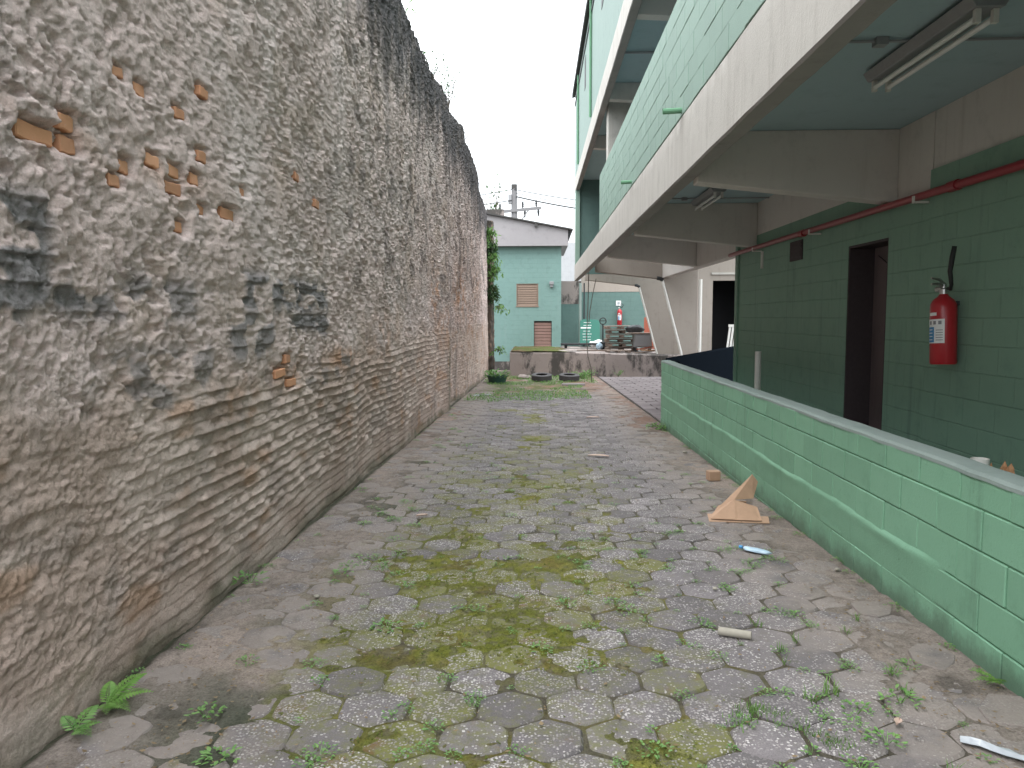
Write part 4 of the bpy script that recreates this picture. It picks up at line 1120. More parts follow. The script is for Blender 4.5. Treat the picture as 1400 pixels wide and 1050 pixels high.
# ------------------------------------------------------------------ fire extinguishers
def extinguisher(loc, R, H, face, hose_up, label):
    """face: direction (angle) the label looks to; body hangs on the wall"""
    e = empty('fire_extinguisher', loc); tag(e, label, 'extinguisher', 'red fire extinguishers on the walls')
    b = MB(); b.lathe([(0, 0), (R * .92, 0), (R, .012), (R, H * .80), (R * .96, H * .86), (R * .78, H * .92), (R * .45, H * .965), (R * .30, H), (0, H)], 28)
    o = child(b, 'cylinder', M['red_ext'], e); auto_smooth(o, 50)
    b = MB(); b.lathe([(R * 1.012, H * .30), (R * 1.012, H * .64)], 12, a0=face - .85, a1=face + .75)
    lab = child(b, 'label', M['sign_white'], e, smooth=True)
    b = MB(); b.lathe([(R * 1.02, H * .315), (R * 1.02, H * .53)], 8, a0=face - .75, a1=face - .05); child(b, 'blue_print', M['sticker_blue'], lab, smooth=True)
    b = MB()
    for k in range(4):
        z = H * (.345 + .047 * k); b.lathe([(R * 1.026, z), (R * 1.026, z + H * .012)], 6, a0=face - .65 + .05 * (k % 2), a1=face - .2)
    child(b, 'white_print', M['sign_white'], lab, smooth=True)
    b = MB()
    for k in range(3):
        a = face - .55 + k * .42; b.lathe([(R * 1.02, H * .565), (R * 1.02, H * .615)], 4, a0=a, a1=a + .24)
    for k in range(5):
        z = H * (.34 + .035 * k); b.lathe([(R * 1.02, z), (R * 1.02, z + H * .01)], 6, a0=face + .1, a1=face + .62)
    child(b, 'grey_print', M['sticker_grey'], lab, smooth=True)
    b = MB(); b.lathe([(R * 1.012, H * .69), (R * 1.012, H * .735)], 8, a0=face - .65, a1=face + .15); child(b, 'small_label', M['sign_white'], e, smooth=True)
    b = MB(); b.lathe([(0, H), (R * .32, H), (R * .32, H + .035), (R * .2, H + .045), (R * .2, H + .07), (0, H + .07)], 14); child(b, 'valve', M['steel'], e, smooth=False)
    d = Vector((math.cos(face), math.sin(face), 0)); s = Vector((-d.y, d.x, 0))
    b = MB(); b.tube([Vector((0, 0, H + .05)) - d * .02, Vector((0, 0, H + .075)) + d * .05, Vector((0, 0, H + .07)) + d * .13], [.012, .012, .008], 8)
    b.tube([Vector((0, 0, H + .07)) - d * .02, Vector((0, 0, H + .11)) + d * .05, Vector((0, 0, H + .115)) + d * .13], [.012, .011, .008], 8)
    child(b, 'handle', M['steel'], e)
    b = MB(); b.tube([Vector((0, 0, H + .04)) - s * .01, Vector((0, 0, H + .04)) - s * .06], .022, 12); child(b, 'gauge', M['steel'], e)
    b = MB()
    pts = [(0, .035, .04), (.03, .07, .03), (.07, .095, .06), (.085, .09, .16), (.08, .105, .26), (.085, .125, .34)] if hose_up else [(0, .03, .04), (.05, .10, .06), (.08, .16, .16), (.06, .10, .22), (.05, .03, .2)]
    q = [Vector((0, 0, H + p[2])) + d * p[0] * .6 + s * p[1] for p in pts]
    b.tube(q, [.012, .013, .014, .017, .019, .016] if hose_up else .013, 10); child(b, 'hose', M['black'], e, smooth=True)
    b = MB(); b.box(-.04, .04, -.02, .02, H * .84, H * .9)
    o = child(b, 'bracket', M['dark'], e); o.location = (-d * (R + .0)) if not hose_up else Vector((R + .005, 0, 0))
    return e
e = extinguisher((3.062, 5.90, 1.18), .092, .53, rad(205), True, 'large red fire extinguisher with blue and white label on the dark green gallery wall')
e.rotation_euler = (rad(-4), rad(0), 0)
e = extinguisher((3.58, 33.82, 1.18), .105, .70, rad(-95), False, 'small distant red fire extinguisher under a white notice behind the dock')

# ------------------------------------------------------------------ pipes, lamps and conduits under the gallery
fp = empty('fire_pipe', (3.13, 6, 2.52)); tag(fp, 'long red water pipe on brackets along the top of the dark green wall', 'pipe')
def fpart(mb, name, mat, **k):
    o = mb.build(name, mat, **k); o.parent = fp; o.matrix_parent_inverse = Matrix.Translation(-Vector(fp.location)); return o
t = MB(); t.tube([(3.115, -1, 2.50), (3.115, 6, 2.515), (3.118, 12.7, 2.527)], .032, 12); fpart(t, 'pipe', M['red'], smooth=True)
for y in (5.9, 9.2):
    t = MB(); t.tube([(3.115, y, 2.515), (3.115, y + .12, 2.515)], .041, 12); fpart(t, 'coupling', M['red'])
for y in (3.6, 6.48, 8.9, 11.2):
    t = MB(); t.box(3.06, 3.198, y - .015, y + .015, 2.462, 2.478).box(3.06, 3.07, y - .015, y + .015, 2.479, 2.52); fpart(t, 'bracket', M['white'])
t = MB(); t.box(3.165, 3.198, 11.10, 11.125, 2.22, 2.46); fpart(t, 'bracket_stem', M['white'])
def ceiling_light(loc):
    c_ = empty('ceiling_light', loc)
    b = MB(); b.prism([(-.11, 0), (.11, 0), (.075, -.055), (-.075, -.055)], 1, -.64, .64); child(b, 'housing', M['grey_metal'], c_, bevel=.004)
    for x in (-.045, .045):
        t = MB(); t.tube([(x, -.585, -.098), (x, .585, -.098)], .016, 12); child(t, 'tube', M['lamp_tube'], c_, smooth=False)
        for y in (-.6, .6): child(MB().box(x - .014, x + .014, y - .015, y + .015, -.125, -.056), 'lamp_holder', M['white'], c_)
    return c_
l1 = ceiling_light((2.295, 4.76, 3.165)); tag(l1, 'nearer twin tube ceiling light above the extinguisher, unlit', 'ceiling light', 'twin tube lights under the gallery')
l2 = copy_tree(l1); l2.location = (2.285, 10.55, 3.165); l2['label'] = 'farther twin tube ceiling light in the second bay, small and dim'
for t_, lb in (((1.44, 3.19, 4.79), 'thin conduit crossing the gallery ceiling above the nearer tube light'), ((1.44, 3.19, 10.9), 'thin conduit crossing the gallery ceiling near the farther tube light')):
    t = MB(); t.tube([(t_[0], t_[2], 3.172), (2.2, t_[2], 3.172), (t_[1], t_[2] - .03, 3.172)], .009, 8)
    c_ = t.build('ceiling_conduit', M['grey_metal']); tag(c_, lb, 'conduit')
    b = MB(); b.box(2.0, 2.07, t_[2] - .035, t_[2] + .035, 3.145, 3.188); child(b, 'junction_box', M['grey_metal'], c_)
t = MB(); t.tube([(2.9, 10.2, -.32), (2.9, 10.2, 1.085)], .041, 16, caps=False); t.tube([(2.9, 10.2, 1.085), (2.9, 10.2, -.3)], .036, 16, caps=False)
o = t.build('pvc_pipe', M['white'], smooth=True); tag(o, 'white plastic pipe standing upright behind the parapet near its far end', 'pipe')
t = MB(); t.tube([(2.40, 4.2, -.32), (2.40, 4.2, .775)], .046, 18, caps=False); t.tube([(2.40, 4.2, .775), (2.40, 4.2, -.2)], .040, 18, caps=False)
o = t.build('pipe_stub', M['white'], smooth=True); tag(o, 'white pipe end poking up behind the near parapet beside splintered wood', 'pipe')
rs = random.Random(12)
sp_lab = ['thin splinter of orange wood next to the white pipe end', 'tall splintered orange wood stake behind the near parapet', 'broad broken orange wood stake behind the near parapet', 'leaning broken orange wood stake at the right of its cluster']
for i, (x, y, h) in enumerate([(2.40, 4.10, .775), (2.40, 3.985, .805), (2.41, 3.95, .80), (2.40, 3.905, .765)]):
    w_ = (.008, .016, .024, .014)[i]
    o = MB().add([(-w_, -.01, -1.0), (w_, -.01, -1.0), (w_, .012, -1.0), (-w_, .012, -1.0), (-w_, -.008, -.03), (w_, -.008, -.045), (w_, .01, -.045), (-w_, .01, -.03), (-w_ * .4, 0, 0), (w_ * .2, 0, -.02)],
                 [(0, 1, 5, 4), (1, 2, 6, 5), (2, 3, 7, 6), (3, 0, 4, 7), (4, 5, 9, 8), (6, 7, 8, 9), (5, 6, 9), (7, 4, 8)]).build('wood_stake', M['wood_f'], loc=(x, y, h))
    o.rotation_euler = (rs.gauss(0, .02), rs.gauss(0, .02), 1.57); tag(o, sp_lab[i], 'wood stake', 'splintered wood behind the parapet')

# ================================================================== UTILITY POLE AND WIRES
up = empty('utility_pole', (-1.64, 55, -.8)); tag(up, 'concrete utility pole with a crossarm and insulators rising behind the roof', 'utility pole')
t = MB(); t.tube([(0, 0, 0), (0, 0, 11.5)], [.30, .20], 10); child(t, 'pole', M['pole'], up)
child(MB().box(-.2, .2, -.2, .2, 11.3, 11.62), 'pole_cap', M['roof'], up, bevel=.02)
b = MB(); b.prism([(-1.25, 9.58), (1.9, 9.86), (1.9, 10.06), (-1.25, 9.78)], 1, -.28, -.14); child(b, 'crossarm', M['pole'], up)
b = MB(); b.tube([(.2, -.25, 8.7), (1.0, -.25, 9.8)], .045, 6); child(b, 'brace', M['pole'], up)
for x in (-1.0, .6, 1.55):
    zb = 9.75 + (x + 1.25) * .089
    t = MB(); t.lathe([(.05, 0), (.05, .12), (.11, .15), (.05, .22), (.11, .27), (.05, .33), (.09, .38), (.04, .5), (0, .52)], 8, (x, -.2, zb)); child(t, 'insulator', M['dark'], up)
    t = MB(); t.lathe([(0, -.1), (.06, -.12), (.09, -.3), (.05, -.55), (0, -.7)], 8, (x + .15, -.2, zb)); child(t, 'fuse_holder', M['dark'], up)
b = MB(); b.box(-.42, -.18, -.2, .2, 10.3, 10.9); child(b, 'bracket', M['grey_metal'], up)
def wire(a, b, sag, r, label):
    a, b = Vector(a), Vector(b); pts = []
    for k in range(25):
        t = k / 24; p = a.lerp(b, t); p.z -= sag * 4 * t * (1 - t); pts.append(p)
    m = MB(); m.tube(pts, r, 5)
    tag(m.build('power_line', M['dark']), label, 'power line')
wire((-1.64, 54.8, 10.45), (14, 56, 9.3), .5, 0.031, 'highest thin wire running right from the pole top')
wire((-1.5, 54.8, 9.95), (13, 55, 8.5), .5, 0.051, 'thick dark wire sagging right from the pole to the building corner')
wire((-1.5, 54.8, 10.2), (13, 56, 9.1), .6, 0.024, 'middle thin wire running right from the pole')
wire((-1.8, 54.8, 10.45), (-14, 52, 9.6), .5, 0.027, 'upper thin wire running left from the pole behind the old wall')
wire((-1.8, 54.8, 9.7), (-14, 52, 8.9), .4, 0.034, 'lower wire running left from the pole behind the old wall')
# hanging cables by the beam's end
t = MB(); t.tube([(1.62, 24.6, 3.0), (1.60, 24.6, 1.9), (1.56, 24.6, .9), (1.60, 24.5, .3), (1.70, 24.4, -.1), (1.72, 24.4, -.52)], .014, 6)
o = t.build('hanging_cable', M['twig']); tag(o, 'longer dark cable hanging from the beam end down to the ground weeds', 'cable')
t = MB(); t.tube([(1.86, 24.7, 2.75), (1.74, 24.65, 2.2), (1.66, 24.62, 1.7), (1.63, 24.61, 1.3)], .012, 6)
o = t.build('hanging_cable', M['twig']); tag(o, 'shorter slanting cable meeting the long hanging cable', 'cable')

# ================================================================== TYRES, TUB
def tyre():
    b = MB(); R, r = .335, .185
    prof = [(r, .02), (r + .03, .0), (R - .04, .005), (R, .03)]
    z = .03
    for k in range(4): prof += [(R, z), (R, z + .028), (R - .012, z + .030), (R - .012, z + .036)]; z += .036
    prof += [(R, z + .005), (R - .04, .195), (r + .03, .20), (r, .18), (r + .03, .15), (R - .035, .13), (R - .03, .07), (r + .03, .05), (r, .02)]
    b.lathe(prof, 40)
    o = b.build('tyre', M['tyre']); auto_smooth(o, 40)
    return o
t1 = tyre(); t1.location = (.13, 25.0, gz(0, 25) + .04); t1.rotation_euler = (rad(7), 0, 0)
tag(t1, 'left of the two worn car tyres lying flat before the loading dock', 'tyre', 'tyres lying before the dock')
t2 = t1.copy(); COL.objects.link(t2); t2.location = (1.03, 25.05, gz(0, 25) + .03); t2.rotation_euler = (rad(6), .03, 0); t2['label'] = 'right of the two worn car tyres lying flat, nearer the hanging cable'
o = MB().box(.72, 1.42, 22.9, 23.2, gz(0, 23) - .03, gz(0, 23) + .05).build('concrete_chunk', M['slab_paver'], bevel=.012); tag(o, 'flat concrete slab lying in the weeds in front of the right tyre', 'concrete slab')
o = blob('stone', M['dock'], (-.48, 26.6, gz(0, 26.6) + .03), .26, 21, (1, .8, .42)); tag(o, 'flat dark stone at the foot of the dock, left of the tyres', 'stone')

# ================================================================== VEGETATION
def leaf_quad(mb, base, d, n, L_, W_, droop=.25):
    """one leaf: pointed, creased, six-sided"""
    d = d.normalized(); s = d.cross(n)
    if s.length < 1e-4: s = Vector((1, 0, 0))
    s.normalize(); u = s.cross(d).normalized()
    a = base; m1 = base + d * L_ * .35 - u * 0; m2 = base + d * L_ * .72 - u * L_ * droop * .4; tip = base + d * L_ - u * L_ * droop
    mb.add([a, m1 + s * W_ * .5, m2 + s * W_ * .38, tip, m2 - s * W_ * .38, m1 - s * W_ * .5, m1 - u * W_ * .12, m2 - u * W_ * .12],
           [(0, 1, 6), (0, 6, 5), (1, 2, 7, 6), (6, 7, 4, 5), (2, 3, 7), (7, 3, 4)])
def weed(seed, n, L_, spread, h):
    rs = random.Random(seed); mb = MB()
    for i in range(n):
        a = rs.uniform(0, 6.28); rr = spread * math.sqrt(rs.random())
        base = Vector((rr * math.cos(a), rr * math.sin(a), h * rs.uniform(.2, 1) * (1 - .5 * rr / (spread + 1e-6))))
        a2 = a + rs.gauss(0, .7)
        d = Vector((math.cos(a2), math.sin(a2), rs.uniform(.0, .7)))
        leaf_quad(mb, base, d, Vector((0, 0, 1)), L_ * rs.uniform(.6, 1.2), L_ * rs.uniform(.4, .62))
    for i in range(4):
        a = rs.uniform(0, 6.28); mb.tube([(0, 0, -.01), (spread * .5 * math.cos(a), spread * .5 * math.sin(a), h * .7)], .0012, 3)
    return mb
def grass_tuft(seed, n, L_, spread):
    rs = random.Random(seed); mb = MB()
    for i in range(n):
        a = rs.uniform(0, 6.28); rr = spread * rs.random()
        b = Vector((rr * math.cos(a), rr * math.sin(a), 0)); a2 = a + rs.gauss(0, .6); l = L_ * rs.uniform(.5, 1.1); w = .0025
        o_ = Vector((math.cos(a2), math.sin(a2), 0)); s = Vector((-o_.y, o_.x, 0)) * w
        p1 = b + o_ * l * .2 + Vector((0, 0, l * .55)); p2 = b + o_ * l * .6 + Vector((0, 0, l * .8))
        mb.add([b - s, b + s, p1 + s * .8, p1 - s * .8, p2], [(0, 1, 2, 3), (3, 2, 4)])
    return mb
def to_mesh(mb, name, mat):
    o = mb.build(name, mat); me = o.data; bpy.data.objects.remove(o); return me
W_small = [to_mesh(weed(100 + i, 16 + 5 * i, .021, .035 + .01 * i, .022), 'weed', M['leaf']) for i in range(5)]
W_mid = [to_mesh(weed(120 + i, 34, .024, .06, .040), 'weed', M['leaf']) for i in range(4)]
G_t = [to_mesh(grass_tuft(140 + i, 15, .08, .045), 'grass_tuft', M['grass']) for i in range(4)]
def put(me, name, x, y, s, label, cat, group=None, mat=None, dz=.002):
    o = obj(name, me, None, (x, y, gz(x, y) + dz)); o.rotation_euler = (0, 0, random.uniform(0, 6.28)); o.scale = (s, s, s * random.uniform(.8, 1.2))
    return tag(o, label, cat, group)
def joint_spot(rs, x0, x1, y0, y1):
    """a point on a joint between pavers"""
    x, y = rs.uniform(x0, x1), rs.uniform(y0, y1)
    r = round((y - 1.35) / ROW); yc = 1.35 + r * ROW
    k = round((x + 1.97 - (PITCH / 2 if r % 2 else 0)) / PITCH); xc = -1.97 + (PITCH / 2 if r % 2 else 0) + k * PITCH
    a = rs.choice([0, 1, 2, 3, 4, 5]) * math.pi / 3 + math.pi / 6; b = a + math.pi / 3; t = rs.random(); R = PITCH / math.sqrt(3)
    return xc + R * (math.cos(a) * (1 - t) + math.cos(b) * t), yc + R * (math.sin(a) * (1 - t) + math.sin(b) * t)
rs = random.Random(21)
for i in range(230):
    q = rs.random()
    if q < .45: x, y = joint_spot(rs, .3, 1.75, 2.3, 5.6)
    elif q < .75: x, y = joint_spot(rs, -1.2, .5, 2.3, 5.5)
    else: x, y = joint_spot(rs, -.9, 1.7, 5, 9)
    zl, zg = (('tiny green weed in a paving joint on the near right, towards the parapet', 'tiny weeds in the near right joints') if q < .45 else
              ('tiny green weed in a paving joint around the near moss', 'tiny weeds in the near left and middle joints') if q < .75 else ('tiny green weed in a paving joint farther up the alley', 'tiny weeds in the farther joints'))
    put(rs.choice(W_small), 'small_weed', x, y, rs.uniform(.35, .95), zl, 'weed', zg)
for i in range(46):
    cy = rs.choice([4.6, 5.2, 6.0, 6.5, 7.2, 8.2, 9.2, 10.6, 12.2, 14.0]); x, y = rs.gauss(-1.12 - .02 * cy, .16), cy + rs.gauss(0, .25)
    put(rs.choice(W_mid if rs.random() < .6 else W_small), 'creeping_weed', x, y, rs.uniform(.5, 1.15), 'low creeping weed in the dirt strip left of the paving', 'weed', 'creeping weeds in the left dirt strip')
for i in range(46):
    y = rs.uniform(2.9, 20); x = -1.80 + rs.gauss(0, .02) + (.1 if rs.random() < .2 else 0)
    put(rs.choice(W_small + W_mid), 'wall_foot_weed', x, y, rs.uniform(.4, .9), 'small weed rooted in the gutter along the foot of the old wall', 'weed', 'weeds along the foot of the old wall', dz=-.015)
for i in range(26):
    y = rs.uniform(3.3, 12.5); x = 2.02 + rs.gauss(0, .015)
    put(rs.choice(W_small), 'parapet_foot_weed', x, y, rs.uniform(.5, .95), 'small weed rooted along the foot of the green parapet', 'weed', 'weeds along the foot of the parapet')
for i in range(12):
    x, y = joint_spot(rs, .9, 1.7, 2.6, 4.2)
    put(rs.choice(G_t), 'grass_tuft', x, y, rs.uniform(.6, 1.0), 'small grass tuft between the pavers near the green parapet', 'grass tuft', 'grass tufts between the near right pavers')
for (x, y, s, lb) in [(-1.35, 2.95, 1.05, 'leafy weed with round leaves on the near left paving, right of the fern'), (-1.16, 2.62, 1.15, 'leafy weed at the bottom left corner of the paving'), (-1.80, 4.62, 1.6, 'dark bushy weed in the gutter halfway along the near wall'),
                      (-.80, 3.9, 1.2, 'weed clump on dark algae left of the moss'), (1.32, 2.82, 1.1, 'weed cluster near the clear plastic strip'), (1.30, 3.05, 1.0, 'taller weed cluster by the dense grass patch'), (1.52, 3.15, 1.2, 'round leaved weed left of the parapet foot near the corner')]:
    put(rs.choice(W_mid), 'leafy_weed', x, y, s, lb, 'weed')
# dense patch of short grass between pavers
gp = MB()
for i in range(420):
    a = rs.random(); x = .78 + .40 * a + rs.gauss(0, .03); y = 2.93 + .13 * math.sin(a * 5) + rs.gauss(0, .03); l = rs.uniform(.012, .03); t = rs.uniform(0, 6.28)
    d = Vector((math.cos(t), math.sin(t), 0)); s = Vector((-d.y, d.x, 0)) * .0025; b = Vector((x, y, gz(x, y)))
    gp.add([b - s, b + s, b + d * l * .5 + Vector((0, 0, l))], [(0, 1, 2)])
o = gp.build('short_grass', M['grass']); kind(o, 'stuff')
# grass and ground cover before the dock
gp = MB()
for i in range(9000):
    y = rs.uniform(16.8, 27.6); x = rs.uniform(-1.75, 1.9)
    dens = float(vn(np.array(x * 1.6), np.array(y * .8), 151)) + .35 * math.exp(-((y - 19.3) / 1.6) ** 2) + .25 * math.exp(-((y - 27) / 1.0) ** 2) - (.6 if (x > 1.3 and y < 24) else 0) - (.35 if y < 17.6 else 0) - (.3 if x < -1.2 and y < 22 else 0)
    if dens < .48: continue
    l = rs.uniform(.02, .075) * (1.5 if y > 26.3 else 1); t = rs.uniform(0, 6.28)
    d = Vector((math.cos(t), math.sin(t), 0)); s = Vector((-d.y, d.x, 0)) * rs.uniform(.006, .016); b = Vector((x, y, gz(x, y) - .005))
    m1 = b + d * l * .4 + Vector((0, 0, l * .8))
    gp.add([b, m1 + s, m1 + d * l * .7, m1 - s], [(0, 1, 2, 3)])
o = gp.build('grass_cover', M['leaf']); kind(o, 'stuff')
# moss cushions and dry litter on the near paving: uncountable specks
gp = MB(); xs_, ys_ = RNG.uniform(-1.4, 1.3, 26000), 2.1 + RNG.random(26000) ** 1.6 * 6.5
mm = moss_mask(xs_, ys_)
for x, y, m_ in zip(xs_, ys_, mm):
    if m_ < .35 + .3 * rs.random(): continue
    l = rs.uniform(.004, .011); t = rs.uniform(0, 6.28)
    d = Vector((math.cos(t), math.sin(t), 0)); s = Vector((-d.y, d.x, 0)) * l * .6; b = Vector((x, y, gz(x, y) + rs.uniform(0, .006)))
    gp.add([b - s - d * l * .3, b + s - d * l * .3, b + d * l + Vector((0, 0, l * rs.uniform(.2, 1)))], [(0, 1, 2)])
o = gp.build('moss_tufts', M['moss']); kind(o, 'stuff')
gp = MB()
for i in range(3800):
    side = rs.random()
    x = rs.gauss(-1.45, .25) if side < .45 else rs.gauss(1.75, .25) if side < .8 else rs.uniform(-1.2, 1.5)
    if not -1.8 < x < 2.03: continue
    y = 2.2 + rs.random() ** 1.5 * 14; l = rs.uniform(.006, .028); t = rs.uniform(0, 6.28); w = l * rs.uniform(.08, .4)
    d = Vector((math.cos(t), math.sin(t), 0)); s = Vector((-d.y, d.x, 0)) * w; b = Vector((x, y, gz(x, y) + .010 + rs.uniform(0, .004)))
    gp.add([b - d * l * .5, b + s, b + d * l * .5 + Vector((0, 0, rs.uniform(0, .006))), b - s], [(0, 1, 2, 3)])
o = gp.build('dry_litter', M['straw']); kind(o, 'stuff')
# fern at the foot of the wall
def frond(mb, base, d, L_, W_, n=14):
    d = d.normalized(); side = d.cross(Vector((0, 0, 1))).normalized(); upv = side.cross(d)
    pts = []
    for k in range(n + 1):
        t = k / n; pts.append(base + d * L_ * t + Vector((0, 0, L_ * (.35 * t - .5 * t * t))))
    mb.tube(pts, [.0025 * (1 - .8 * k / n) for k in range(n + 1)], 4)
    for k in range(1, n + 1):
        t = k / n; w = W_ * (math.sin(math.pi * (.12 + .88 * t) ** .8) * .9 + .1) * (1 - .3 * t)
        for sg in (-1, 1): leaf_quad(mb, pts[k], side * sg + d * .45, upv, w, max(.008, L_ / n * .95), .2)
fm = MB()
for az, L_, W_, el in [(15, .19, .06, .35), (60, .20, .065, .5), (-25, .15, .05, .2), (110, .13, .045, .6), (-60, .14, .045, .3), (40, .12, .04, .9)]:
    a = rad(az); frond(fm, Vector((0, 0, .01)), Vector((math.cos(a), math.sin(a), el)), L_, W_)
o = fm.build('fern', M['fern'], loc=(-1.80, 3.02, gz(0, 3.0))); tag(o, 'bright green fern growing from the foot of the old wall, near left', 'fern')
fm = MB()
for az, L_, W_, el in [(80, .14, .05, .5), (20, .10, .04, .4), (-30, .12, .04, .3), (150, .1, .04, .6)]:
    a = rad(az); frond(fm, Vector((0, 0, .01)), Vector((math.cos(a), math.sin(a), el)), L_, W_, 9)
o = fm.build('fern', M['leaf'], loc=(-1.80, 2.80, gz(0, 2.8))); tag(o, 'smaller dark fern just left of the bright fern at the wall foot', 'fern')
fm = MB()
for az, L_, W_, el in [(190, .15, .035, .3), (160, .13, .03, .5), (215, .13, .035, .4), (240, .1, .03, .7)]:
    a = rad(az); frond(fm, Vector((0, 0, .01)), Vector((math.cos(a), math.sin(a), el)), L_, W_, 9)
o = fm.build('fern', M['fern'], loc=(2.035, 3.32, gz(0, 3.3))); tag(o, 'yellow green fern at the foot of the parapet, near right corner', 'fern')
# plants on the wall top and at the wall's end
def shrub(loc, H, R, n, L_, label, cat='plant', mat='leaf_d', branches=5, seed=1, droop=0, name='wall_plant'):
    r_ = random.Random(seed); root = empty(name, loc); tag(root, label, cat)
    st, lf = MB(), MB(); tips = []
    for i in range(branches):
        a = r_.uniform(0, 6.28); pts = [Vector((0, 0, -.08))]
        d = Vector((math.cos(a) * R * r_.uniform(.4, 1), math.sin(a) * R * r_.uniform(.4, 1), H * r_.uniform(.6, 1)))
        for k in range(1, 6): 
            t = k / 5; pts.append(Vector((d.x * t + r_.gauss(0, R * .05), d.y * t + r_.gauss(0, R * .05), d.z * t - droop * t * t * H)))
        st.tube(pts, [.012 * H * (1 - .8 * k / 5) + .003 for k in range(6)], 4); tips += pts[2:]
    for i in range(n):
        p = r_.choice(tips) + Vector((r_.gauss(0, R * .16), r_.gauss(0, R * .16), r_.gauss(0, H * .07)))
        leaf_quad(lf, p, Vector((r_.gauss(0, 1), r_.gauss(0, 1), r_.gauss(0, .6) - droop)), Vector((r_.gauss(0, .4), r_.gauss(0, .4), 1)), L_ * r_.uniform(.6, 1.3), L_ * .45)
    child(st, 'stem', M['twig'], root); child(lf, 'foliage', M[mat], root)
    return root
shrub((-1.95, 14.2, 5.75), .75, .32, 60, .07, 'thin leafy sprig sprouting from the wall top, nearer of the two', seed=31)
shrub((-1.95, 17.2, 6.15), .85, .42, 80, .075, 'wider leafy sprig sprouting from the wall top, farther along', seed=32)
shrub((-2.15, 21.5, 6.3), 1.0, .8, 10, .06, 'bare twiggy sapling on the wall top near its far drop', seed=33, branches=7)
shrub((-2.0, 11.6, 5.75), .5, .3, 140, .06, 'low pale tuft of plants on the nearest visible wall top', seed=34, mat='leaf')
for i, (x, y, z, H, R, n, m, lb) in enumerate([(-1.70, 29.2, 4.6, 1.1, .34, 330, 'leaf', 'bright leafy plant crowning the end pier of the old wall'), (-1.70, 29.2, 4.0, 1.0, .26, 220, 'leaf_d', 'dark trailing plant high on the end pier of the wall'),
                                            (-1.68, 29.2, 3.2, 1.0, .32, 260, 'leaf', 'pale green trailing plant midway down the wall end pier'), (-1.70, 29.2, 2.5, .9, .26, 200, 'leaf_d', 'middle dark trailing plant on the wall end pier'), (-1.70, 29.18, 3.7, .8, .28, 200, 'leaf', 'mid green plant hanging just under the crowning plant of the wall end pier'), (-1.70, 29.18, 2.2, .8, .24, 160, 'leaf_d', 'lowest of the dark trailing plants on the wall end pier'), (-1.5, 29.2, .3, .5, .3, 40, 'leaf', 'few leaves sprouting near the bottom of the wall end pier'), (-1.5, 29.2, 1.9, .5, .45, 70, 'leaf', 'thin pale sprig on the lower wall end pier')]):
    shrub((x, y, z), H, R, n, .13, lb, seed=40 + i, mat=m, droop=.9, branches=8)
ft = shrub((-2.9, 44, 5.0), 4.4, 1.0, 120, .22, 'thin distant tree top beside the pole, above the old wall', 'tree', 'leaf_d', 9, 51, name='distant_tree')
t = MB(); t.tube([(0, 0, -6), (.05, 0, 1.5)], [.16, .06], 7); child(t, 'trunk', M['twig'], ft)
# planted tub by the wall end
tb = MB(); tb.lathe([(0, 0), (.26, 0), (.31, .20), (.33, .21), (.33, .24), (.29, .24), (.26, .15), (0, .15)], 20)
tub = tb.build('plant_tub', M['tub'], loc=(-1.28, 24.2, gz(0, 24.2))); auto_smooth(tub); tag(tub, 'dark green tub overgrown with weeds, beside the far foot of the old wall', 'planter')
lf = MB()
for i in range(150):
    a = rs.uniform(0, 6.28); r_ = .38 * math.sqrt(rs.random()); leaf_quad(lf, Vector((r_ * math.cos(a), r_ * math.sin(a), .16 + rs.uniform(0, .28) * (1 - r_))), Vector((math.cos(a), math.sin(a), rs.uniform(.2, 1.4))), Vector((0, 0, 1)), rs.uniform(.07, .16), .06)
child(lf, 'plant', M['leaf'], tub)
shrub((1.55, 26.6, gz(0, 26.6)), .5, .5, 260, .09, 'leafy weed clump at the foot of the hanging cable', 'weed', 'leaf', 9, 61, .3, 'weed_clump')
shrub((2.9, 27.7, gz(0, 27.7)), .35, .2, 40, .08, 'lone weed at the foot of the dock, on the driveway', 'weed', 'leaf', 5, 62, .2, 'weed_clump')
shrub((1.95, 12.3, gz(0, 12.3)), .14, .22, 140, .05, 'weed clump at the far corner of the green parapet', 'weed', 'leaf', 8, 63, .2, 'weed_clump')

# ================================================================== LITTER
cb = empty('cardboard_piece', (1.62, 6.33, gz(0, 6.3) + .004)); cb.scale = (.88, .88, .95); tag(cb, 'torn folded brown cardboard piece lying near the parapet', 'cardboard')
def sheet(name, pts, thick=.005):
    """folded card: list of faces by corner points, given real thickness"""
    mb = MB()
    for face in pts:
        P_ = [Vector(p) for p in face]; n = (P_[1] - P_[0]).cross(P_[2] - P_[0]).normalized() * thick
        k = len(P_); mb.add(P_ + [p - n for p in P_], [tuple(range(k)), tuple(range(k, 2 * k))[::-1]] + [(i, k + i, k + (i + 1) % k, (i + 1) % k) for i in range(k)])
    return child(mb, name, M['card'], cb)
sheet('base_flap', [[(-.24, -.10, .006), (.30, -.16, .006), (.36, .08, .006), (-.20, .16, .010)]])
sheet('standing_flap', [[(-.22, -.06, .02), (.0, -.10, .02), (.02, .02, .17), (-.12, .08, .10)], [(-.20, .0, .04), (.02, .04, .165), (.22, .10, .165), (.22, .16, .37)], [(.22, .10, .165), (.28, .17, .30), (.22, .16, .37)]])
sheet('front_flap', [[(.0, -.10, .02), (.24, -.13, .02), (.23, .0, .11), (.02, .02, .17)]])
sheet('inner_flap', [[(.02, .02, .165), (.14, .05, .15), (.14, .10, .08), (.04, .08, .10)]])
wb = MB().box(-.062, .062, -.05, .05, 0, .10)
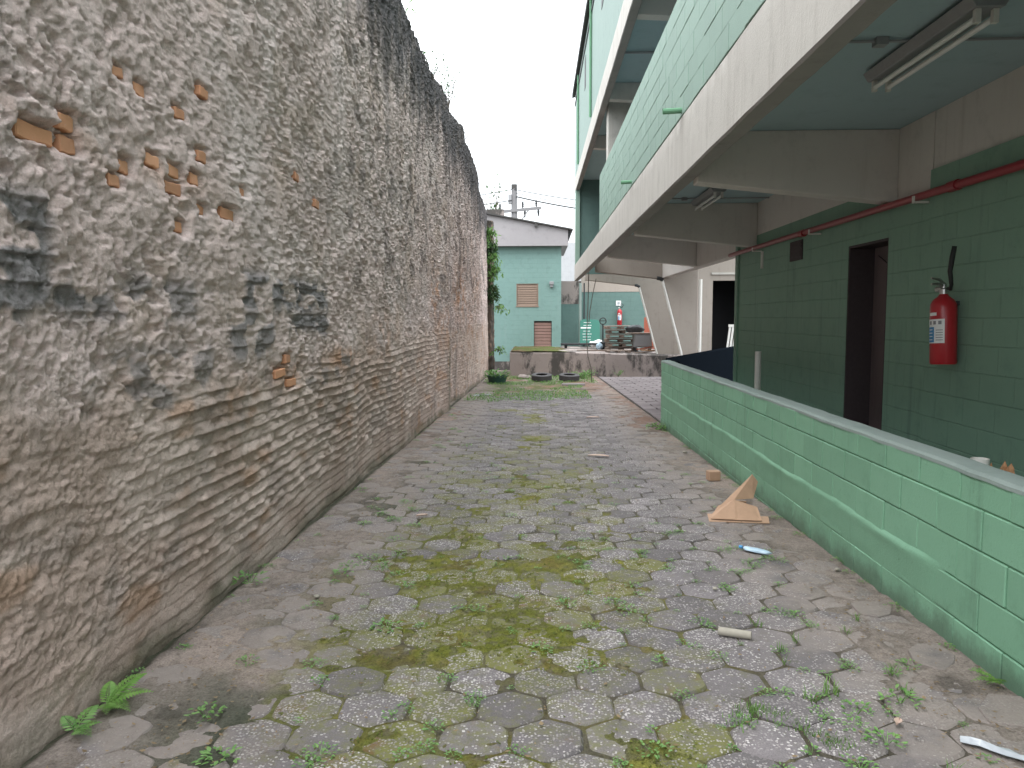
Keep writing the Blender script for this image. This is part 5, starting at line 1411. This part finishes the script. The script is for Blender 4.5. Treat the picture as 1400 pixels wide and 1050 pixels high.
o = wb.build('wood_block', M['card'], bevel=.006, loc=(1.85, 8.05, gz(0, 8.05) + .004)); o.rotation_euler = (0, 0, .15); tag(o, 'small tan wood block on the ground near the parapet, beyond the cardboard', 'wood block')
def ribbon(name, pts, w, mat, label, cat, thick=.0012):
    mb = MB(); P_ = [Vector(p) for p in pts]; V = []
    for i, p in enumerate(P_):
        d = (P_[min(i + 1, len(P_) - 1)] - P_[max(i - 1, 0)]); s = Vector((-d.y, d.x, 0)).normalized() * w * (1 + .15 * math.sin(i * 2.3)) / 2
        V += [p + s + Vector((0, 0, .006 * math.sin(i * 1.9))), p + Vector((0, 0, .012 + .005 * math.sin(i))), p - s]
    n = len(P_)
    F_ = [(i * 3 + k, i * 3 + k + 1, i * 3 + 4 + k, i * 3 + 3 + k) for i in range(n - 1) for k in range(2)]
    V2 = [v - Vector((0, 0, thick)) for v in V]
    mb.add(V + V2, F_ + [tuple(j + len(V) for j in f[::-1]) for f in F_])
    return tag(mb.build(name, mat), label, cat)
def gp_(x, y, dz): return (x, y, gz(x, y) + dz)
o = blob('plastic_sachet', M['bag_blue'], gp_(1.54, 5.34, .022), .10, 17, (1.0, .36, .16), 3, .25, 1.6); o.rotation_euler = (0, .05, rad(-35)); tag(o, 'crushed pale blue plastic bottle lying on the paving by the parapet', 'plastic bottle')
b = MB(); b.lathe([(.012, 0), (.012, .025), (.0, .026)], 10); k_ = child(b, 'cap', M['sticker_blue'], o); k_.location = (-.10, 0, 0); k_.rotation_euler = (0, rad(-90), 0)
t = MB(); t.tube([gp_(.93, 3.86, .022), gp_(1.08, 3.80, .022)], .021, 14, caps=False); t.tube([gp_(1.08, 3.80, .022), gp_(.93, 3.86, .022)], .016, 14, caps=False)
o = t.build('cardboard_tube', M['tubec'], smooth=True); tag(o, 'short beige tube lying on the pebbly pavers', 'tube')
ribbon('plastic_strip', [gp_(1.60 + .03 * i, 2.84 - .022 * i + .01 * math.sin(i), .012) for i in range(12)], .045, M['film'], 'clear crumpled plastic strip on the paving at the lower right', 'plastic strip')
def dry_leaf(x, y, L_, W_, rz, label):
    mb = MB(); n = 8; V = []
    for i in range(n + 1):
        t = i / n; w = W_ * math.sin(math.pi * min(1, t * .95 + .03)) ** .8 * .5; z = .012 + .03 * math.sin(t * 3) * L_
        V += [(L_ * (t - .5), w, z + .012), (L_ * (t - .5), 0, z), (L_ * (t - .5), -w, z + .010)]
    F_ = [(i * 3 + k, i * 3 + k + 1, i * 3 + 4 + k, i * 3 + 3 + k) for i in range(n) for k in range(2)]
    m = len(V); mb.add(V + [(a, b, c - .0015) for a, b, c in V], F_ + [tuple(j + m for j in f[::-1]) for f in F_])
    o = mb.build('dry_leaf', M['dryleaf'], loc=gp_(x, y, .002)); o.rotation_euler = (0, 0, rz); tag(o, label, 'leaf')
dry_leaf(.76, 9.55, .27, .085, -.25, 'large curled dry leaf in the middle of the paving')
dry_leaf(1.01, 14.0, .24, .09, .05, 'flat dry leaf farther up the paving, nearer the driveway')
dry_leaf(-.98, 6.35, .10, .04, .4, 'small dark dry leaf on the dirt left of the paving')
dry_leaf(1.42, 2.95, .05, .03, .9, 'tiny orange dry leaf by the weeds at lower right')
for i, (x, y, s, lb) in enumerate([(1.90, 9.9, .03, 'pale pebble on the dirt at the parapet foot, far part'), (-1.3, 4.35, .018, 'small pale pebble on the left dirt strip'), (1.07, 4.55, .016, 'small pale pebble on the paving near the plastic bottle'), (1.95, 4.95, .016, 'pale scrap of plastic at the parapet foot')]):
    o = blob('pebble', M['tubec'], gp_(x, y, .012), s, 70 + i, (1, .8, .6), 2); tag(o, lb, 'pebble')
ribbon('plastic_scrap', [gp_(-1.62 + .06 * i, 19.0 + .05 * i, .015) for i in range(8)], .12, M['film'], 'pale plastic scrap on the ground near the far foot of the old wall', 'plastic scrap')
# broken pieces of old kerb along the parapet
for i, (x, y, a, b, lb) in enumerate([(1.90, 3.62, .13, .09, 'pale broken kerb stone against the parapet, nearest the camera'), (1.88, 4.25, .12, .10, 'flat broken stone against the parapet above the nearest kerb stone'), (1.96, 3.05, .16, .10, 'long pale stone at the parapet foot, bottom right')]):
    n = 7; r_ = random.Random(80 + i); pl = [(x + a * math.cos(6.28 * k / n) * r_.uniform(.6, 1.2), y + b * 1.6 * math.sin(6.28 * k / n) * r_.uniform(.6, 1.2)) for k in range(n)]
    pl = [(min(px, XP - .012), py) for px, py in pl]
    o = MB().prism(pl, 2, gz(0, y) - .03, gz(0, y) + .009).build('broken_stone', M['paver'], bevel=.004); o.color = (0, 0, 0, 1); tag(o, lb, 'stone')
